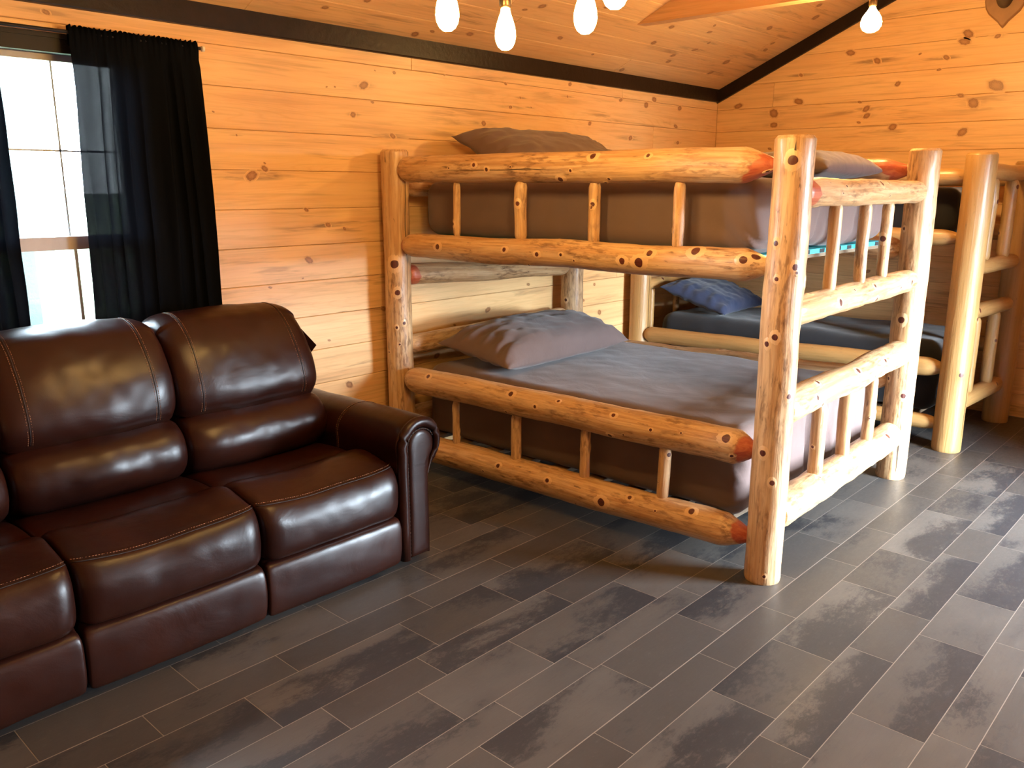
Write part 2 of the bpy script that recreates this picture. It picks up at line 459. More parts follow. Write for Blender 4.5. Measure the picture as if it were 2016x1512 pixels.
def pillow(name, loc, sx, sy, h, mat, label, group=None, rot=(0, 0, 0), seed=0., flat=.55, wr=.012, parent=None):
    """pillow: long axis Y; two puffed sheets joined at a seam, corners drawn out, gathers by the ends"""
    mb = MB(); n, m_ = 40, 60
    top = {}; bot = {}
    for i in range(n+1):
        for j in range(m_+1):
            u = -1+2*i/n; v = -1+2*j/m_
            u = sin(u*pi/2)*.5+u*.5; v = sin(v*pi/2)*.5+v*.5
            x = sx*u*(1-.10*(1-abs(v)**2.5)*abs(u)**3)-0; y = sy*v*(1-.07*(1-abs(u)**2.5)*abs(v)**3)
            t = max(0., (1-abs(u)**3.0))**.48*max(0., (1-abs(v)**4.5))**.62
            g = fn3(u*2.2+seed, v*2.6, seed)*.12*t
            # gathers radiating from the short ends
            ew = max(0, abs(v)-.45)/.55
            g += wr/h*ew*sin(u*17+2.5*fn3(u*3, v*4, seed)+seed)*t**.5*1.3
            g += wr/h*.8*fn3(u*5+seed*2, v*6, 3.)*t**.5
            g += wr/h*.5*fn3(u*13+seed*2, v*12, 8.)*t**.5
            z = h*(t+g)
            top[i, j] = mb.vert((x, y, z*.95))
            if 0 < i < n and 0 < j < m_: bot[i, j] = mb.vert((x, y, -z*flat))
            else: bot[i, j] = top[i, j]
    for i in range(n):
        for j in range(m_):
            mb.face((top[i, j], top[i+1, j], top[i+1, j+1], top[i, j+1]))
            mb.face((bot[i, j], bot[i, j+1], bot[i+1, j+1], bot[i+1, j]))
    # hem flange at the open end of the case
    o = mb.build(name, mat)
    o.location = loc; o.rotation_euler = rot
    tag(o, label, 'pillow', group)
    return o

def sweepY(mb, prof, y0, y1, endr=.05, ny=26, wav=None, shrink=.16, mi=0, seed=0., amp=.004, capn=3):
    """closed XZ profile swept along Y, rounded at both ends like stuffed upholstery"""
    cx = sum(p[0] for p in prof)/len(prof); cz = sum(p[1] for p in prof)/len(prof)
    ys = []
    L = y1-y0
    for k in (0, .06, .18, .36, .62, 1.): ys.append(y0+endr*k)
    for i in range(1, ny): ys.append(y0+endr+(L-2*endr)*i/ny)
    for k in (1., .62, .36, .18, .06, 0): ys.append(y1-endr*k)
    rings = []
    n = len(prof)
    for y in ys:
        d = min(y-y0, y1-y)
        k = 1. if d >= endr else 1-shrink*(1-sqrt(max(0, 1-((endr-d)/endr)**2)))
        ring = []
        for i, (x, z) in enumerate(prof):
            px, pz = cx+(x-cx)*k, cz+(z-cz)*k
            if wav: px, pz = wav(px, pz, (y-y0)/L, i)
            a = amp*fn3(px*7+seed, y*7, pz*7)+amp*.5*fn3(px*18+seed, y*18, pz*18)
            dx, dz = x-cx, z-cz; dl = sqrt(dx*dx+dz*dz)+1e-6
            ring.append(mb.vert((px+a*dx/dl, y, pz+a*dz/dl)))
        rings.append(ring)
    for a, b in zip(rings[:-1], rings[1:]):
        for i in range(n): mb.face((a[i], a[(i+1) % n], b[(i+1) % n], b[i]), mi)
    for ring, yy in ((rings[0], y0), (rings[-1], y1)):
        # inner ring then cap
        inner = []
        for i in ring:
            x, y, z = mb.v[i]; inner.append(mb.vert((cx+(x-cx)*.86, y+(-.004 if yy == y0 else .004), cz+(z-cz)*.86)))
        for i in range(n): mb.face((ring[i], ring[(i+1) % n], inner[(i+1) % n], inner[i]), mi)
        mb.face(inner, mi)

def smooth_prof(pts, n=64):
    """closed Catmull-Rom through pts"""
    out = []; L = len(pts); per = max(1, n//L)
    for i in range(L):
        p0, p1, p2, p3 = pts[i-1], pts[i], pts[(i+1) % L], pts[(i+2) % L]
        for k in range(per):
            t = k/per
            out.append(tuple(.5*((2*b)+(-a+c)*t+(2*a-5*b+4*c-d)*t*t+(-a+3*b-3*c+d)*t**3) for a, b, c, d in zip(p0, p1, p2, p3)))
    return out

# ------------------------------------------------------------------ room
XL, YF, XR, YB = -3.58, 6.305, .90, -1.60
ZE = 2.245; SL = .45; XRIDGE = (XL+XR)/2; ZR = ZE+SL*(XRIDGE-XL)
def zc(x): return ZE+SL*(x-XL) if x < XRIDGE else ZR-SL*(x-XRIDGE)

BZ = [0, .155, .332, .508, .685, .860, 1.038, 1.214, 1.391, 1.568, 1.745, 1.925, 2.095, 2.272]
GAP = .0018

def patches(mb, P, lst, rn, ax=0):
    """knots drawn as flush patches; P(a,b)->3D on the board face; a runs along the grain"""
    for it in lst:
        a, b, r = it[:3]; s = it[3] if len(it) > 3 else 0
        if r > .024: r *= .8
        if s:
            prev = None; n1 = 20
            for f, sv in ((0, 1.), (.5, .85), (1., 0.)):
                if f == 0: cur = [mb.vert(P(a, b, .0003), rnd=rn, streak=s*sv, knot=0.)]
                else:
                    cur = [mb.vert(P(a+r*(11 if s > .55 else 4)*f*cos(2*pi*k/n1)*(1+.2*sin(k*2.3)), b+r*1.1*f*sin(2*pi*k/n1), .0003), rnd=rn, streak=s*sv, knot=0.) for k in range(n1)]
                if prev:
                    for k in range(n1):
                        if len(prev) == 1: mb.face((prev[0], cur[k], cur[(k+1) % n1]), 0, False)
                        else: mb.face((prev[k], cur[k], cur[(k+1) % n1], prev[(k+1) % n1]), 0, False)
                prev = cur
        prev = None; n1 = 16
        for f, kv in ((0, 1.), (.35, .95), (.72, .8), (.92, .62), (1.05, .2), (1.5, 0.)):
            if f == 0: cur = [mb.vert(P(a, b, .0006), rnd=rn, knot=kv, streak=0.)]
            else: cur = [mb.vert(P(a+r*f*(1.12*cos(2*pi*k/n1)+.45*sin(a*57)*sin(2*pi*k/n1))*(1+.1*sin(k*1.7+a*9)), b+r*f*(.86+.2*sin(b*41))*sin(2*pi*k/n1)*(1+.08*sin(k*2.9+b*7)), .0006), rnd=rn, knot=kv, streak=0.) for k in range(n1)]
            if prev:
                for k in range(n1):
                    if len(prev) == 1: mb.face((prev[0], cur[k], cur[(k+1) % n1]), 0, False)
                    else: mb.face((prev[k], cur[k], cur[(k+1) % n1], prev[(k+1) % n1]), 0, False)
            prev = cur

def board(mb, P, a0, a1, b0, b1, rn, th=.012, bev=.0025):
    """one board: face with chamfered rim. P(a,b,out)"""
    def q(a, b, o): return mb.vert(P(a, b, o), rnd=rn, knot=0., streak=0.)
    a0 += GAP/2; a1 -= GAP/2; b0 += GAP/2; b1 -= GAP/2
    if a1-a0 < .01 or b1-b0 < .008: return
    o = [q(a0, b0, -th), q(a1, b0, -th), q(a1, b1, -th), q(a0, b1, -th)]
    m_ = [q(a0, b0, -bev*.8), q(a1, b0, -bev*.8), q(a1, b1, -bev*.8), q(a0, b1, -bev*.8)]
    i = [q(a0+bev*.5, b0+bev, 0), q(a1-bev*.5, b0+bev, 0), q(a1-bev*.5, b1-bev, 0), q(a0+bev*.5, b1-bev, 0)]
    for r0, r1 in ((o, m_), (m_, i)):
        for k in range(4): mb.face((r0[k], r0[(k+1) % 4], r1[(k+1) % 4], r1[k]), 0, False)
    mb.face(i, 0, False)

def struct(o): o['kind'] = 'structure'; return o

KN_L = [(2.112, 1.543, 0.023, 1), (2.182, 1.576, 0.013, 0), (2.184, 1.601, 0.005, 0), (2.774, 1.993, 0.022, 0.5), (2.701, 1.847, 0.014, 0.5), (2.952, 1.755, 0.014, 1), (2.825, 1.916, 0.008, 0), (2.974, 2.072, 0.009, 0), (2.848, 2.07, 0.004, 0), (2.549, 1.967, 0.005, 0), (2.597, 1.971, 0.005, 0), (1.946, 1.814, 0.005, 0), (2.397, 1.385, 0.01, 0), (2.521, 1.308, 0.013, 1), (2.619, 1.287, 0.008, 0.4), (2.397, 1.141, 0.018, 0.2), (1.895, 1.169, 0.017, 0.3), (2.172, 1.024, 0.008, 0), (2.356, 1.054, 0.005, 0), (2.854, 0.851, 0.014, 0), (2.609, 0.471, 0.019, 0.3), (2.494, 0.725, 0.008, 0), (3.634, 1.855, 0.015, 0.6), (3.863, 1.96, 0.013, 0.7), (3.33, 2.092, 0.006, 0), (3.819, 2.089, 0.01, 0), (4.423, 2.137, 0.014, 0), (4.982, 2.081, 0.015, 0), (5.395, 2.114, 0.024, 0), (5.294, 2.069, 0.027, 0), (5.742, 2.077, 0.021, 0), (4.64, 1.908, 0.014, 0), (5.697, 1.943, 0.02, 0), (5.112, 1.834, 0.019, 0.6), (5.736, 1.826, 0.016, 0.4), (4.035, 0.887, 0.013, 0), (3.662, 0.762, 0.019, 0.3), (3.382, 0.7, 0.009, 0.4), (4.803, 0.625, 0.018, 0.3), (4.611, 0.73, 0.014, 0.2), (4.735, 0.83, 0.011, 0), (3.336, 0.464, 0.009, 0), (3.237, 0.537, 0.018, 0), (1.3, 2.13, .012, .6), (3.95, 2.02, .006, 1), (4.4, 2.06, .007, 1), (4.05, 1.97, .006, .9), (2.05, 1.72, .004, 1)]
KN_F = [(-3.397, 2.119, 0.035, 0), (-2.902, 2.123, 0.038, 0), (-3.094, 2.049, 0.038, 0.5), (-3.087, 1.963, 0.034, 0.4), (-2.395, 2.043, 0.025, 0.5), (-2.387, 1.995, 0.02, 0.3), (-2.446, 2.091, 0.012, 0), (-2.44, 1.952, 0.012, 0), (-2.2, 1.911, 0.024, 0), (-3.107, 1.787, 0.013, 0), (-1.784, 2.092, 0.016, 0), (-1.701, 2.04, 0.036, 0.4), (-1.747, 1.859, 0.032, 0.2), (-1.579, 2.141, 0.051, 0), (-2.196, 2.196, 0.016, 0.3), (-1.938, 2.267, 0.012, 0), (-1.782, 2.475, 0.032, 0.2), (-1.801, 2.428, 0.036, 0), (-1.606, 2.441, 0.016, 0.4), (-2.544, 2.431, 0.033, 0), (-2.069, 2.379, 0.008, 0), (-2.272, 0.902, 0.016, 0), (-2.35, 2.36, .02, .9), (-2.9, 2.31, .012, .9), (-1.9, 2.34, .015, .8), (-.9, 1.8, .03, .2), (-.5, 2.3, .03, .3), (-1.05, 1.1, .03, .2), (-.8, .5, .02, .4)]
KN_C = [(-3.235, 4.843, 0.025), (-3.438, 4.47, 0.01), (-3.371, 5.236, 0.019), (-3.308, 5.191, 0.019), (-3.399, 5.856, 0.025), (-3.264, 5.839, 0.033), (-3.217, 5.318, 0.027, .7), (-3.042, 5.2, 0.018), (-2.981, 5.154, 0.011), (-3.078, 4.799, 0.021), (-2.881, 5.715, 0.031), (-3.069, 6.049, 0.029, .4), (-2.996, 6.007, 0.016), (-2.691, 6.012, 0.032), (-2.598, 5.844, 0.02), (-3.365, 2.646, 0.016), (-3.531, 3.08, 0.02), (-3.458, 3.408, 0.027), (-3.46, 2.475, 0.016), (-3.13, 5.35, .012, 1)]

def wall_boards(name, P, a0, a1, top, mat, knots, holes=(), seed=1, ztop=2.5, fixed_joints=None):
    """rows of horizontal boards; holes=(a0,a1,b0,b1)"""
    mb = MB(); rg = random.Random(seed)
    rows = BZ+[BZ[-1]+.1765*(i+1) for i in range(8)]
    for b0, b1 in zip(rows[:-1], rows[1:]):
        if b0 > ztop: break
        js = [a0]; a = a0+rg.uniform(.4, 2.6)
        fj = (fixed_joints or {}).get(round(b0, 2))
        if fj: js += fj
        else:
            while a < a1-.3: js.append(a); a += rg.uniform(1.8, 3.6)
        js.append(a1)
        for s0, s1 in zip(js[:-1], js[1:]):
            rn = (rg.random(), rg.random(), rg.random())
            segs = [(s0, s1, b0, b1)]
            for h in holes:
                ns_ = []
                for (c0, c1, d0, d1) in segs:
                    if c1 <= h[0] or c0 >= h[1] or d1 <= h[2] or d0 >= h[3]: ns_.append((c0, c1, d0, d1)); continue
                    if c0 < h[0]: ns_.append((c0, h[0], d0, d1))
                    if c1 > h[1]: ns_.append((h[1], c1, d0, d1))
                    if d0 < h[2]: ns_.append((max(c0, h[0]), min(c1, h[1]), d0, h[2]))
                    if d1 > h[3]: ns_.append((max(c0, h[0]), min(c1, h[1]), h[3], d1))
                segs = ns_
            for (c0, c1, d0, d1) in segs:
                board(mb, P, c0, c1, d0, d1, rn)
            patches(mb, P, [k for k in knots if s0 < k[0] < s1 and b0 <= k[1] < b1], rn)
    # carcass behind the boards
    pieces = [(a0-.13, a1+.13, -.09, ztop)]
    for h in holes:
        ns_ = []
        for (c0, c1, d0, d1) in pieces:
            if c1 <= h[0] or c0 >= h[1] or d1 <= h[2] or d0 >= h[3]: ns_.append((c0, c1, d0, d1)); continue
            if c0 < h[0]: ns_.append((c0, h[0], d0, d1))
            if c1 > h[1]: ns_.append((h[1], c1, d0, d1))
            if d0 < h[2]: ns_.append((max(c0, h[0]), min(c1, h[1]), d0, h[2]))
            if d1 > h[3]: ns_.append((max(c0, h[0]), min(c1, h[1]), h[3], d1))
        pieces = ns_
    for c0, c1, d0, d1 in pieces:
        q = [P(a, b, o) for o in (-.10, -.0115) for a, b in ((c0, d0), (c1, d0), (c1, d1), (c0, d1))]
        ids = [mb.vert(p, rnd=(.9, .9, .9), knot=0., streak=0.) for p in q]
        for f in ((0, 3, 2, 1), (4, 5, 6, 7), (0, 1, 5, 4), (1, 2, 6, 5), (2, 3, 7, 6), (3, 0, 4, 7)): mb.face([ids[i] for i in f], 0, False)
    return struct(mb.build(name, mat, fixn=True))

WY0, WY1, WZ0, WZ1 = .78, 1.62, .58, 2.03
wall_boards('wall_left', lambda a, b, o=0: (XL+o, a, b), YB, YF, None, M['wall'], KN_L, [(WY0, WY1, WZ0, WZ1)], 3, 2.30,
            {2.09: [.4, 2.02, 3.72], 1.93: [-.3], 2.27: [1.0, 4.4], 1.75: [-1., 5.4], 1.57: [.2], 1.39: [-.5], 1.21: [.1, 4.6], 1.04: [-.9], .86: [-.2, 5.], .69: [.3]})
wall_boards('wall_far', lambda a, b, o=0: (a, YF-o, b), XL, XR, None, M['wallx'], KN_F, [], 5, 3.55, {1.93: [.4], 2.09: [-.6], 1.75: [.2], 2.27: [-.3], 2.45: [.6]})
DY0, DY1, DZ1 = 3.80, 4.90, 2.02
wall_boards('wall_right', lambda a, b, o=0: (XR-o, a, b), YB, YF, None, M['wall'], [], [(DY0, DY1, 0, DZ1)], 8, 2.30)
wall_boards('wall_back', lambda a, b, o=0: (a, YB+o, b), XL, XR, None, M['wallx'], [], [], 9, 3.55)

# ceiling: two slopes of boards running along Y
def ceiling(name, side, knots, seed):
    mb = MB(); rg = random.Random(seed)
    ca = cos(math.atan(SL)); sa = sin(math.atan(SL))
    W = (XRIDGE-XL)/ca
    def P(a, b, o=0):
        if side < 0: return (XL+b*ca+sa*o, a, ZE+b*sa-ca*o)
        return (XR-b*ca-sa*o, a, ZE+b*sa-ca*o)
    b = 0.
    ks = [(y, (x-XL)/ca, r, *(rest or [0])) for x, y, r, *rest in knots]
    while b < W:
        b1 = min(b+.1765, W)
        js = [YB]; a = YB+rg.uniform(.5, 2.8)
        while a < YF-.3: js.append(a); a += rg.uniform(1.6, 3.4)
        js.append(YF)
        for s0, s1 in zip(js[:-1], js[1:]):
            rn = (rg.random(), rg.random(), rg.random())
            board(mb, P, s0, s1, b, b1, rn)
            kk = [k for k in ks if s0 < k[0] < s1 and b <= k[1] < b1]
            for _ in range(rg.randint(1, 3)): kk.append((rg.uniform(s0+.1, min(s1, 4.3)), rg.uniform(b+.03, b1-.02), rg.choice((.010, .014, .020)), rg.choice((0, 0, .4))))
            patches(mb, P, [k for k in kk if s0 < k[0] < s1 and b1-b > .1], rn)
        b = b1
    ids = [mb.vert(P(a, bb, o), rnd=(.9, .9, .9), knot=0., streak=0.) for o in (-.10, -.0115) for a, bb in ((YB-.12, -.15), (YF+.12, -.15), (YF+.12, W+.02), (YB-.12, W+.02))]
    for f in ((0, 3, 2, 1), (4, 5, 6, 7), (0, 1, 5, 4), (1, 2, 6, 5), (2, 3, 7, 6), (3, 0, 4, 7)): mb.face([ids[i] for i in f], 0, False)
    return struct(mb.build(name, M['ceil']))
ceiling('ceiling', -1, KN_C, 21)
ceiling('ceiling', 1, [], 22)

# floor: plank pattern repeats every 1.009 m, stepping .393 m per repeat
def floor():
    mb = MB(); xs = [-2.246, -2.110, -1.899, -1.7515, -1.5465, -1.4335, -1.2385]
    joints = [[.857, 1.296], [1.105, 1.705], [1.233, 1.604], [1.480, 1.884], [1.604, 1.944], [.974, 1.426]]
    PX = 1.0085; PY = 1.009; SH = .393; g = .0013
    tones = random.Random(4)
    looks = {(c, k): (tones.random(), tones.random(), tones.random()) for c in range(6) for k in range(2)}
    for rep in range(-2, 4):
        for c in range(6):
            x0 = xs[c]+rep*PX; x1 = xs[c+1]+rep*PX
            x0c, x1c = max(x0, XL), min(x1, XR)
            if x1c-x0c < .01: continue
            for q in range(-6, 8):
                for k in range(2):
                    ya = joints[c][k]+q*PY+rep*SH; yb = (joints[c][1] if k == 0 else joints[c][0]+PY)+q*PY+rep*SH
                    y0, y1 = max(ya, YB), min(yb, YF)
                    if y1-y0 < .01: continue
                    rn0 = looks[c, k]; rg = random.Random((q*31+rep*7+c)*2+k)
                    rn = (min(1, max(0, rn0[0]+rg.uniform(-.15, .15))), rn0[1], rn0[2]+rg.uniform(0, 3))
                    X = [x0c+g, x0c+(x1c-x0c)*.3, x0c+(x1c-x0c)*.7, x1c-g]
                    sgn = rn0[2] > .5
                    E = [0., .3, .75, 1.] if sgn else [1., .75, .3, 0.]
                    r0 = [mb.vert((x, y0+g, 0), rnd=rn, edge=e, grout=0.) for x, e in zip(X, E)]
                    r1 = [mb.vert((x, y1-g, 0), rnd=rn, edge=e, grout=0.) for x, e in zip(X, E)]
                    for i in range(3): mb.face((r0[i], r0[i+1], r1[i+1], r1[i]), 0, False)
    # grout bed 0.4 mm below
    E_ = .14; ids = [mb.vert(p, rnd=(.5, .5, .5), edge=0., grout=1.) for p in ((XL-E_, YB-E_, -.0004), (XR+E_, YB-E_, -.0004), (XR+E_, YF+E_, -.0004), (XL-E_, YF+E_, -.0004))]
    mb.face(ids, 0, False)
    lo = [mb.vert((p[0], p[1], -.08), rnd=(.5, .5, .5), edge=0., grout=1.) for p in ((XL-E_, YB-E_), (XR+E_, YB-E_), (XR+E_, YF+E_), (XL-E_, YF+E_))]
    mb.face(lo[::-1], 0, False)
    for i in range(4): mb.face((lo[i], lo[(i+1) % 4], ids[(i+1) % 4], ids[i]), 0, False)
    return struct(mb.build('floor', M['floor'], fixn=False))
floor()

# dark trims where the walls meet the ceiling
def trim(name, fn, pts):
    mb = MB(); mb.prism(pts, fn, 0., 1.); return struct(mb.build(name, M['trim']))
trim('trim_1', lambda p, t: (XL+p[0], YB+(YF-YB)*t, p[1]), [(0, 2.155), (.018, 2.157), (.020, 2.162), (.020, 2.252), (0, 2.244)])
ca = cos(math.atan(SL)); sa = sin(math.atan(SL)); WS = (XRIDGE-XL)/ca
trim('trim_2', lambda p, t: (XL+ca*WS*t, YF-p[0], ZE+sa*WS*t+p[1]), [(0, -.098), (.018, -.096), (.020, -.09), (.020, .0), (0, .0)])
trim('trim_3', lambda p, t: (XR-p[0], YB+(YF-YB)*t, p[1]), [(0, 2.155), (.018, 2.157), (.020, 2.162), (.020, 2.252), (0, 2.244)])
trim('trim_4', lambda p, t: (XR-ca*WS*t, YF-p[0], ZE+sa*WS*t+p[1]), [(0, -.098), (.018, -.096), (.020, -.09), (.020, .0), (0, .0)])

# tie beam of pale pine crossing under the slopes
mb = MB()
bz0, bz1, by0, by1 = 2.45, 2.66, 4.49, 4.575
outl = [(XL+(bz0-ZE)/SL, bz0), (XR-(bz0-ZE)/SL, bz0), (XR-(bz1-ZE)/SL, bz1), (XL+(bz1-ZE)/SL, bz1)]
mb.prism(outl, lambda p, t: (p[0], by0+(by1-by0)*t, p[1]), 0., 1.)
o = mb.build('trim_5', M['beam']); struct(o); o['label'] = 'pale pine tie beam crossing under the sloped ceiling'

# ------------------------------------------------------------------ windows
def bars(mb, lst):
    for b in lst: mb.box(*b)
win = MB()
fx0, fx1 = XL-.10, XL-.012
win.box(fx0, fx1+.02, WY0, WY1, WZ0, WZ0+.035); win.box(fx0, fx1+.012, WY0, WY0+.03, WZ0, WZ1); win.box(fx0, fx1+.012, WY1-.03, WY1, WZ0, WZ1)
w1 = struct(win.build('window_1', M['vinyl']))
mb = MB(); mb.box(fx0, XL+.010, WY0-.03, WY1+.03, WZ1-.042, WZ1+.028); mb.box(fx0, XL+.016, WY0-.03, WY1+.03, WZ1+.010, WZ1+.028)  # dark casing; its lower strip also paints the backlit shade of the sash top
o = mb.build('head_casing', M['frame_dark'], w1)
def sash(z0, z1, x, rail_top, rail_bot):
    m_ = MB(); y0, y1 = WY0+.03, WY1-.03
    m_.box(x-.02, x+.02, y0, y0+.035, z0, z1); m_.box(x-.02, x+.02, y1-.035, y1, z0, z1)
    m_.box(x-.02, x+.02, y0, y1, z0, z0+rail_bot); m_.box(x-.02, x+.02, y0, y1, z1-rail_top, z1)
    s_ = m_.build('sash', M['vinyl'], w1)
    g = MB(); g.box(x-.003, x+.003, y0+.03, y1-.03, z0+rail_bot-.005, z1-rail_top+.005)
    g.build('pane', M['glass'], s_)
    if z0 < 1:
        sn = MB(); sn.box(x-.030, x-.028, y0, y1, z0, z1); sn.build('insect_screen', M['screen'], s_)
    mu = MB(); w = (y1-y0-.07)/3; mw = .0035 if z0 > 1 else .006
    for k in (1, 2): mu.box(x+.004, x+.010, y0+.035+w*k-mw, y0+.035+w*k+mw, z0+rail_bot, z1-rail_top)
    zm = (z0+rail_bot+z1-rail_top)/2
    mu.box(x+.004, x+.010, y0+.035, y1-.035, zm-mw, zm+mw)
    mu.build('muntin', M['muntin'], s_)
sash(1.262, WZ1-.035, XL-.075, .03, .035)
sash(WZ0+.035, 1.30, XL-.035, .052, .04)

# glazed door and window in the wall behind the photographer's right
def opening(name, y0, y1, z0, z1, sill):
    f = MB(); x0, x1 = XR+.0, XR+.10
    f.box(x0, x1, y0, y0+.05, z0, z1); f.box(x0, x1, y1-.05, y1, z0, z1); f.box(x0, x1, y0+.05, y1-.05, z1-.05, z1); f.box(x0, x1, y0+.05, y1-.05, z0, z0+sill)
    o = struct(f.build(name, M['vinyl']))
    g = MB(); g.box(x0+.045, x0+.051, y0+.05, y1-.05, z0+sill, z1-.05); g.build('pane', M['glass'], o)
    return o
f = MB(); x0, x1 = XR, XR+.10
f.box(x0, x1, DY0, DY0+.05, 0, DZ1); f.box(x0, x1, DY1-.05, DY1, 0, DZ1); f.box(x0, x1, DY0+.05, DY1-.05, DZ1-.05, DZ1)
dr = struct(f.build('door_1', M['vinyl']))
f = MB(); f.box(XR-1.02, XR-.01, DY1-.045, DY1-.003, .01, DZ1-.06)  # leaf and handle added out of view to block daylight toward the far bunk
for zz0, zz1 in ((.15, .85), (1.0, 1.8)): f.box(XR-.90, XR-.14, DY1-.052, DY1-.045, zz0, zz1)
leaf = f.build('light_block_leaf', M['plaque'], dr)
f = MB(); f.tube([(XR-.95, DY1-.045, 1.0), (XR-.95, DY1-.10, 1.0)], .010, 10); f.tube([(XR-.95, DY1-.10, 1.0), (XR-.84, DY1-.10, 1.0)], .009, 10); f.build('light_block_handle', M['brass'], leaf)
mb = MB(); mb.box(XR+.030, XR+.040, DY0+.05, DY1-.05, 1.66, DZ1-.05); mb.tube([(XR+.035, DY0+.05, 1.66), (XR+.035, DY1-.05, 1.66)], .009, 8); mb.build('light_block_shade', M['light_block'], dr)  # unseen panel added to keep door daylight off the top foot rail

# ------------------------------------------------------------------ curtains
def curtain(name, y0, y1, ztop, zbot, label, seed, flare=.0, folds=9):
    mb = MB(); ny, nz = 150, 46
    g = {}
    for j in range(nz+1):
        t = j/nz; z = ztop-(ztop-zbot)*t
        for i in range(ny+1):
            u = i/ny
            k = u*folds*2*pi+5.5*fn3(u*2.3+seed, t*.7, 0)+seed+2.2*fn3(u*6+seed, t*1.1, 4)
            amp = (.005+.013*min(1, t*4))*((.25+.95*u) if seed < 5 else 1.)*(.75+.5*fn3(u*5, seed, 1))
            x = XL+.072+amp*sin(k)+.006*fn3(u*9, t*2, seed)
            if t < .02: x = XL+.072+.009*sin(u*150)
            if .035 < t < .055: x = XL+.070+.003*sin(u*150)
            y = y0+(y1-y0)*u+flare*t*(u-.5)+.006*cos(k)*min(1, t*4)+.004*fn3(t*7, u*2, seed)
            zz = z+(.004*sin(u*170)+.003*fn3(u*40, 0, seed) if j == 0 else 0)
            g[i, j] = mb.vert((x, y, zz))
    for i in range(ny):
        for j in range(nz): mb.face((g[i, j], g[i+1, j], g[i+1, j+1], g[i, j+1]))
    # rod pocket: back layer over the rod
    h = {}
    for j, (dz) in enumerate((0, .02, .045, .07)):
        for i in range(ny+1):
            u = i/ny
            h[i, j] = mb.vert((XL+.050+.005*sin(u*150+1), y0+(y1-y0)*u, ztop-dz))
    for i in range(ny):
        for j in range(3): mb.face((h[i, j], h[i+1, j], h[i+1, j+1], h[i, j+1]))
        mb.face((g[i, 0], g[i+1, 0], h[i+1, 0], h[i, 0]))
    o = mb.build(name, M['curtain'], fixn=False)
    return tag(o, label, 'curtain', None)
curtain('curtain', 1.345, 1.862, 2.083, .45, 'sheer black curtain panel gathered on the right side of the window', 1.3, flare=.03, folds=8)
curtain('curtain', .50, 1.085, 2.083, .45, 'black curtain panel cut off by the left edge of the photo', 6.1, folds=9)
rod = empty('curtain_rod', (XL+.061, 1.18, 2.06), 'thin dark curtain rod threaded through both black curtain panels', 'curtain rod')
mb = MB(); mb.tube([(0, -.70, 0), (0, .695, 0)], .007, 10); mb.build('rod', M['frame_dark'], rod)
for yy in (-.70, .70):
    mb = MB(); mb.tube([(0, yy-.012*(1 if yy > 0 else -1)*0, 0), (0, yy+(.012 if yy > 0 else -.012), 0)], .011, 10); mb.build('finial', M['white'] if yy > 0 else M['frame_dark'], rod)
for yy in (-.52, .52):
    mb = MB(); mb.box(-.061, -.055, yy-.012, yy+.012, -.03, .035); mb.box(-.057, .004, yy-.005, yy+.005, -.016, -.008); mb.box(-.004, .006, yy-.005, yy+.005, -.016, -.006)
    mb.build('bracket', M['frame_dark'], rod)

# ------------------------------------------------------------------ bunk beds
KN1 = {
'P1': [(1.59, -2.76, 0.0157), (1.306, 2.99, 0.009), (1.225, -2.23, 0.0108), (1.205, -2.12, 0.0054), (1.182, -3.07, 0.0072), (1.167, -1.16, 0.0109), (0.973, -2.92, 0.011), (0.753, -2.04, 0.0093), (0.53, 3.13, 0.0114), (0.04, -2.6, 0.0059)],
'P2': [(1.595, 1.89, 0.0075), (1.301, 2.52, 0.0076), (0.848, 3.08, 0.0154), (0.709, -2.87, 0.0077), (0.537, 2.52, 0.0079)],
'P3': [(1.104, -2.47, 0.0201), (0.956, -2.31, 0.0133), (0.794, -1.88, 0.0081), (0.771, -2.45, 0.0067), (0.68, -2.26, 0.0054)],
'r1': [(0.625, -0.21, 0.0084), (0.707, 0.11, 0.0083), (0.853, -0.03, 0.0045), (1.3, -0.67, 0.0125), (1.564, -0.58, 0.0079), (1.374, 0.85, 0.0062), (2.045, 0.87, 0.0072)],
'r2': [(0.375, -0.09, 0.0125), (0.817, -0.19, 0.0093), (1.144, 0.04, 0.0066), (1.213, 0.38, 0.0043), (1.462, 0.06, 0.0124), (1.543, 0.1, 0.0184), (1.789, -0.8, 0.0175), (1.993, -0.37, 0.013), (2.03, -0.81, 0.0147)],
'r3': [(0.28, -0.73, 0.0105), (0.855, -0.67, 0.012), (1.136, -0.81, 0.0069), (1.015, -0.16, 0.007), (1.441, -0.71, 0.0087), (1.5, 0.42, 0.0043), (1.637, -0.26, 0.0063), (1.776, -0.42, 0.0041), (1.97, -0.63, 0.0156), (2.0, 0.31, 0.0058)],
'r4': [(0.779, -0.51, 0.0099), (1.09, -0.4, 0.0094), (1.405, -0.04, 0.0167), (1.537, -0.76, 0.0087), (1.673, -0.36, 0.0043), (1.833, -0.88, 0.0124), (0.682, 0.19, 0.005)],
'f1': [(0.412, -0.48, 0.0059), (0.843, -0.73, 0.0129), (0.364, 0.05, 0.0039)],
'f2': [(0.428, -0.1, 0.0142), (0.878, -0.58, 0.0089), (0.634, -0.72, 0.0064), (1.378, -0.07, 0.0123)],
'f3': [(0.262, -0.27, 0.01), (0.336, 0.39, 0.0082), (0.342, -1.15, 0.0102), (0.745, -0.78, 0.0133), (1.101, -0.49, 0.0095), (1.129, 0.93, 0.0096)],
'f4': [(0.443, -1.0, 0.0043), (1.285, -0.82, 0.0126)]}

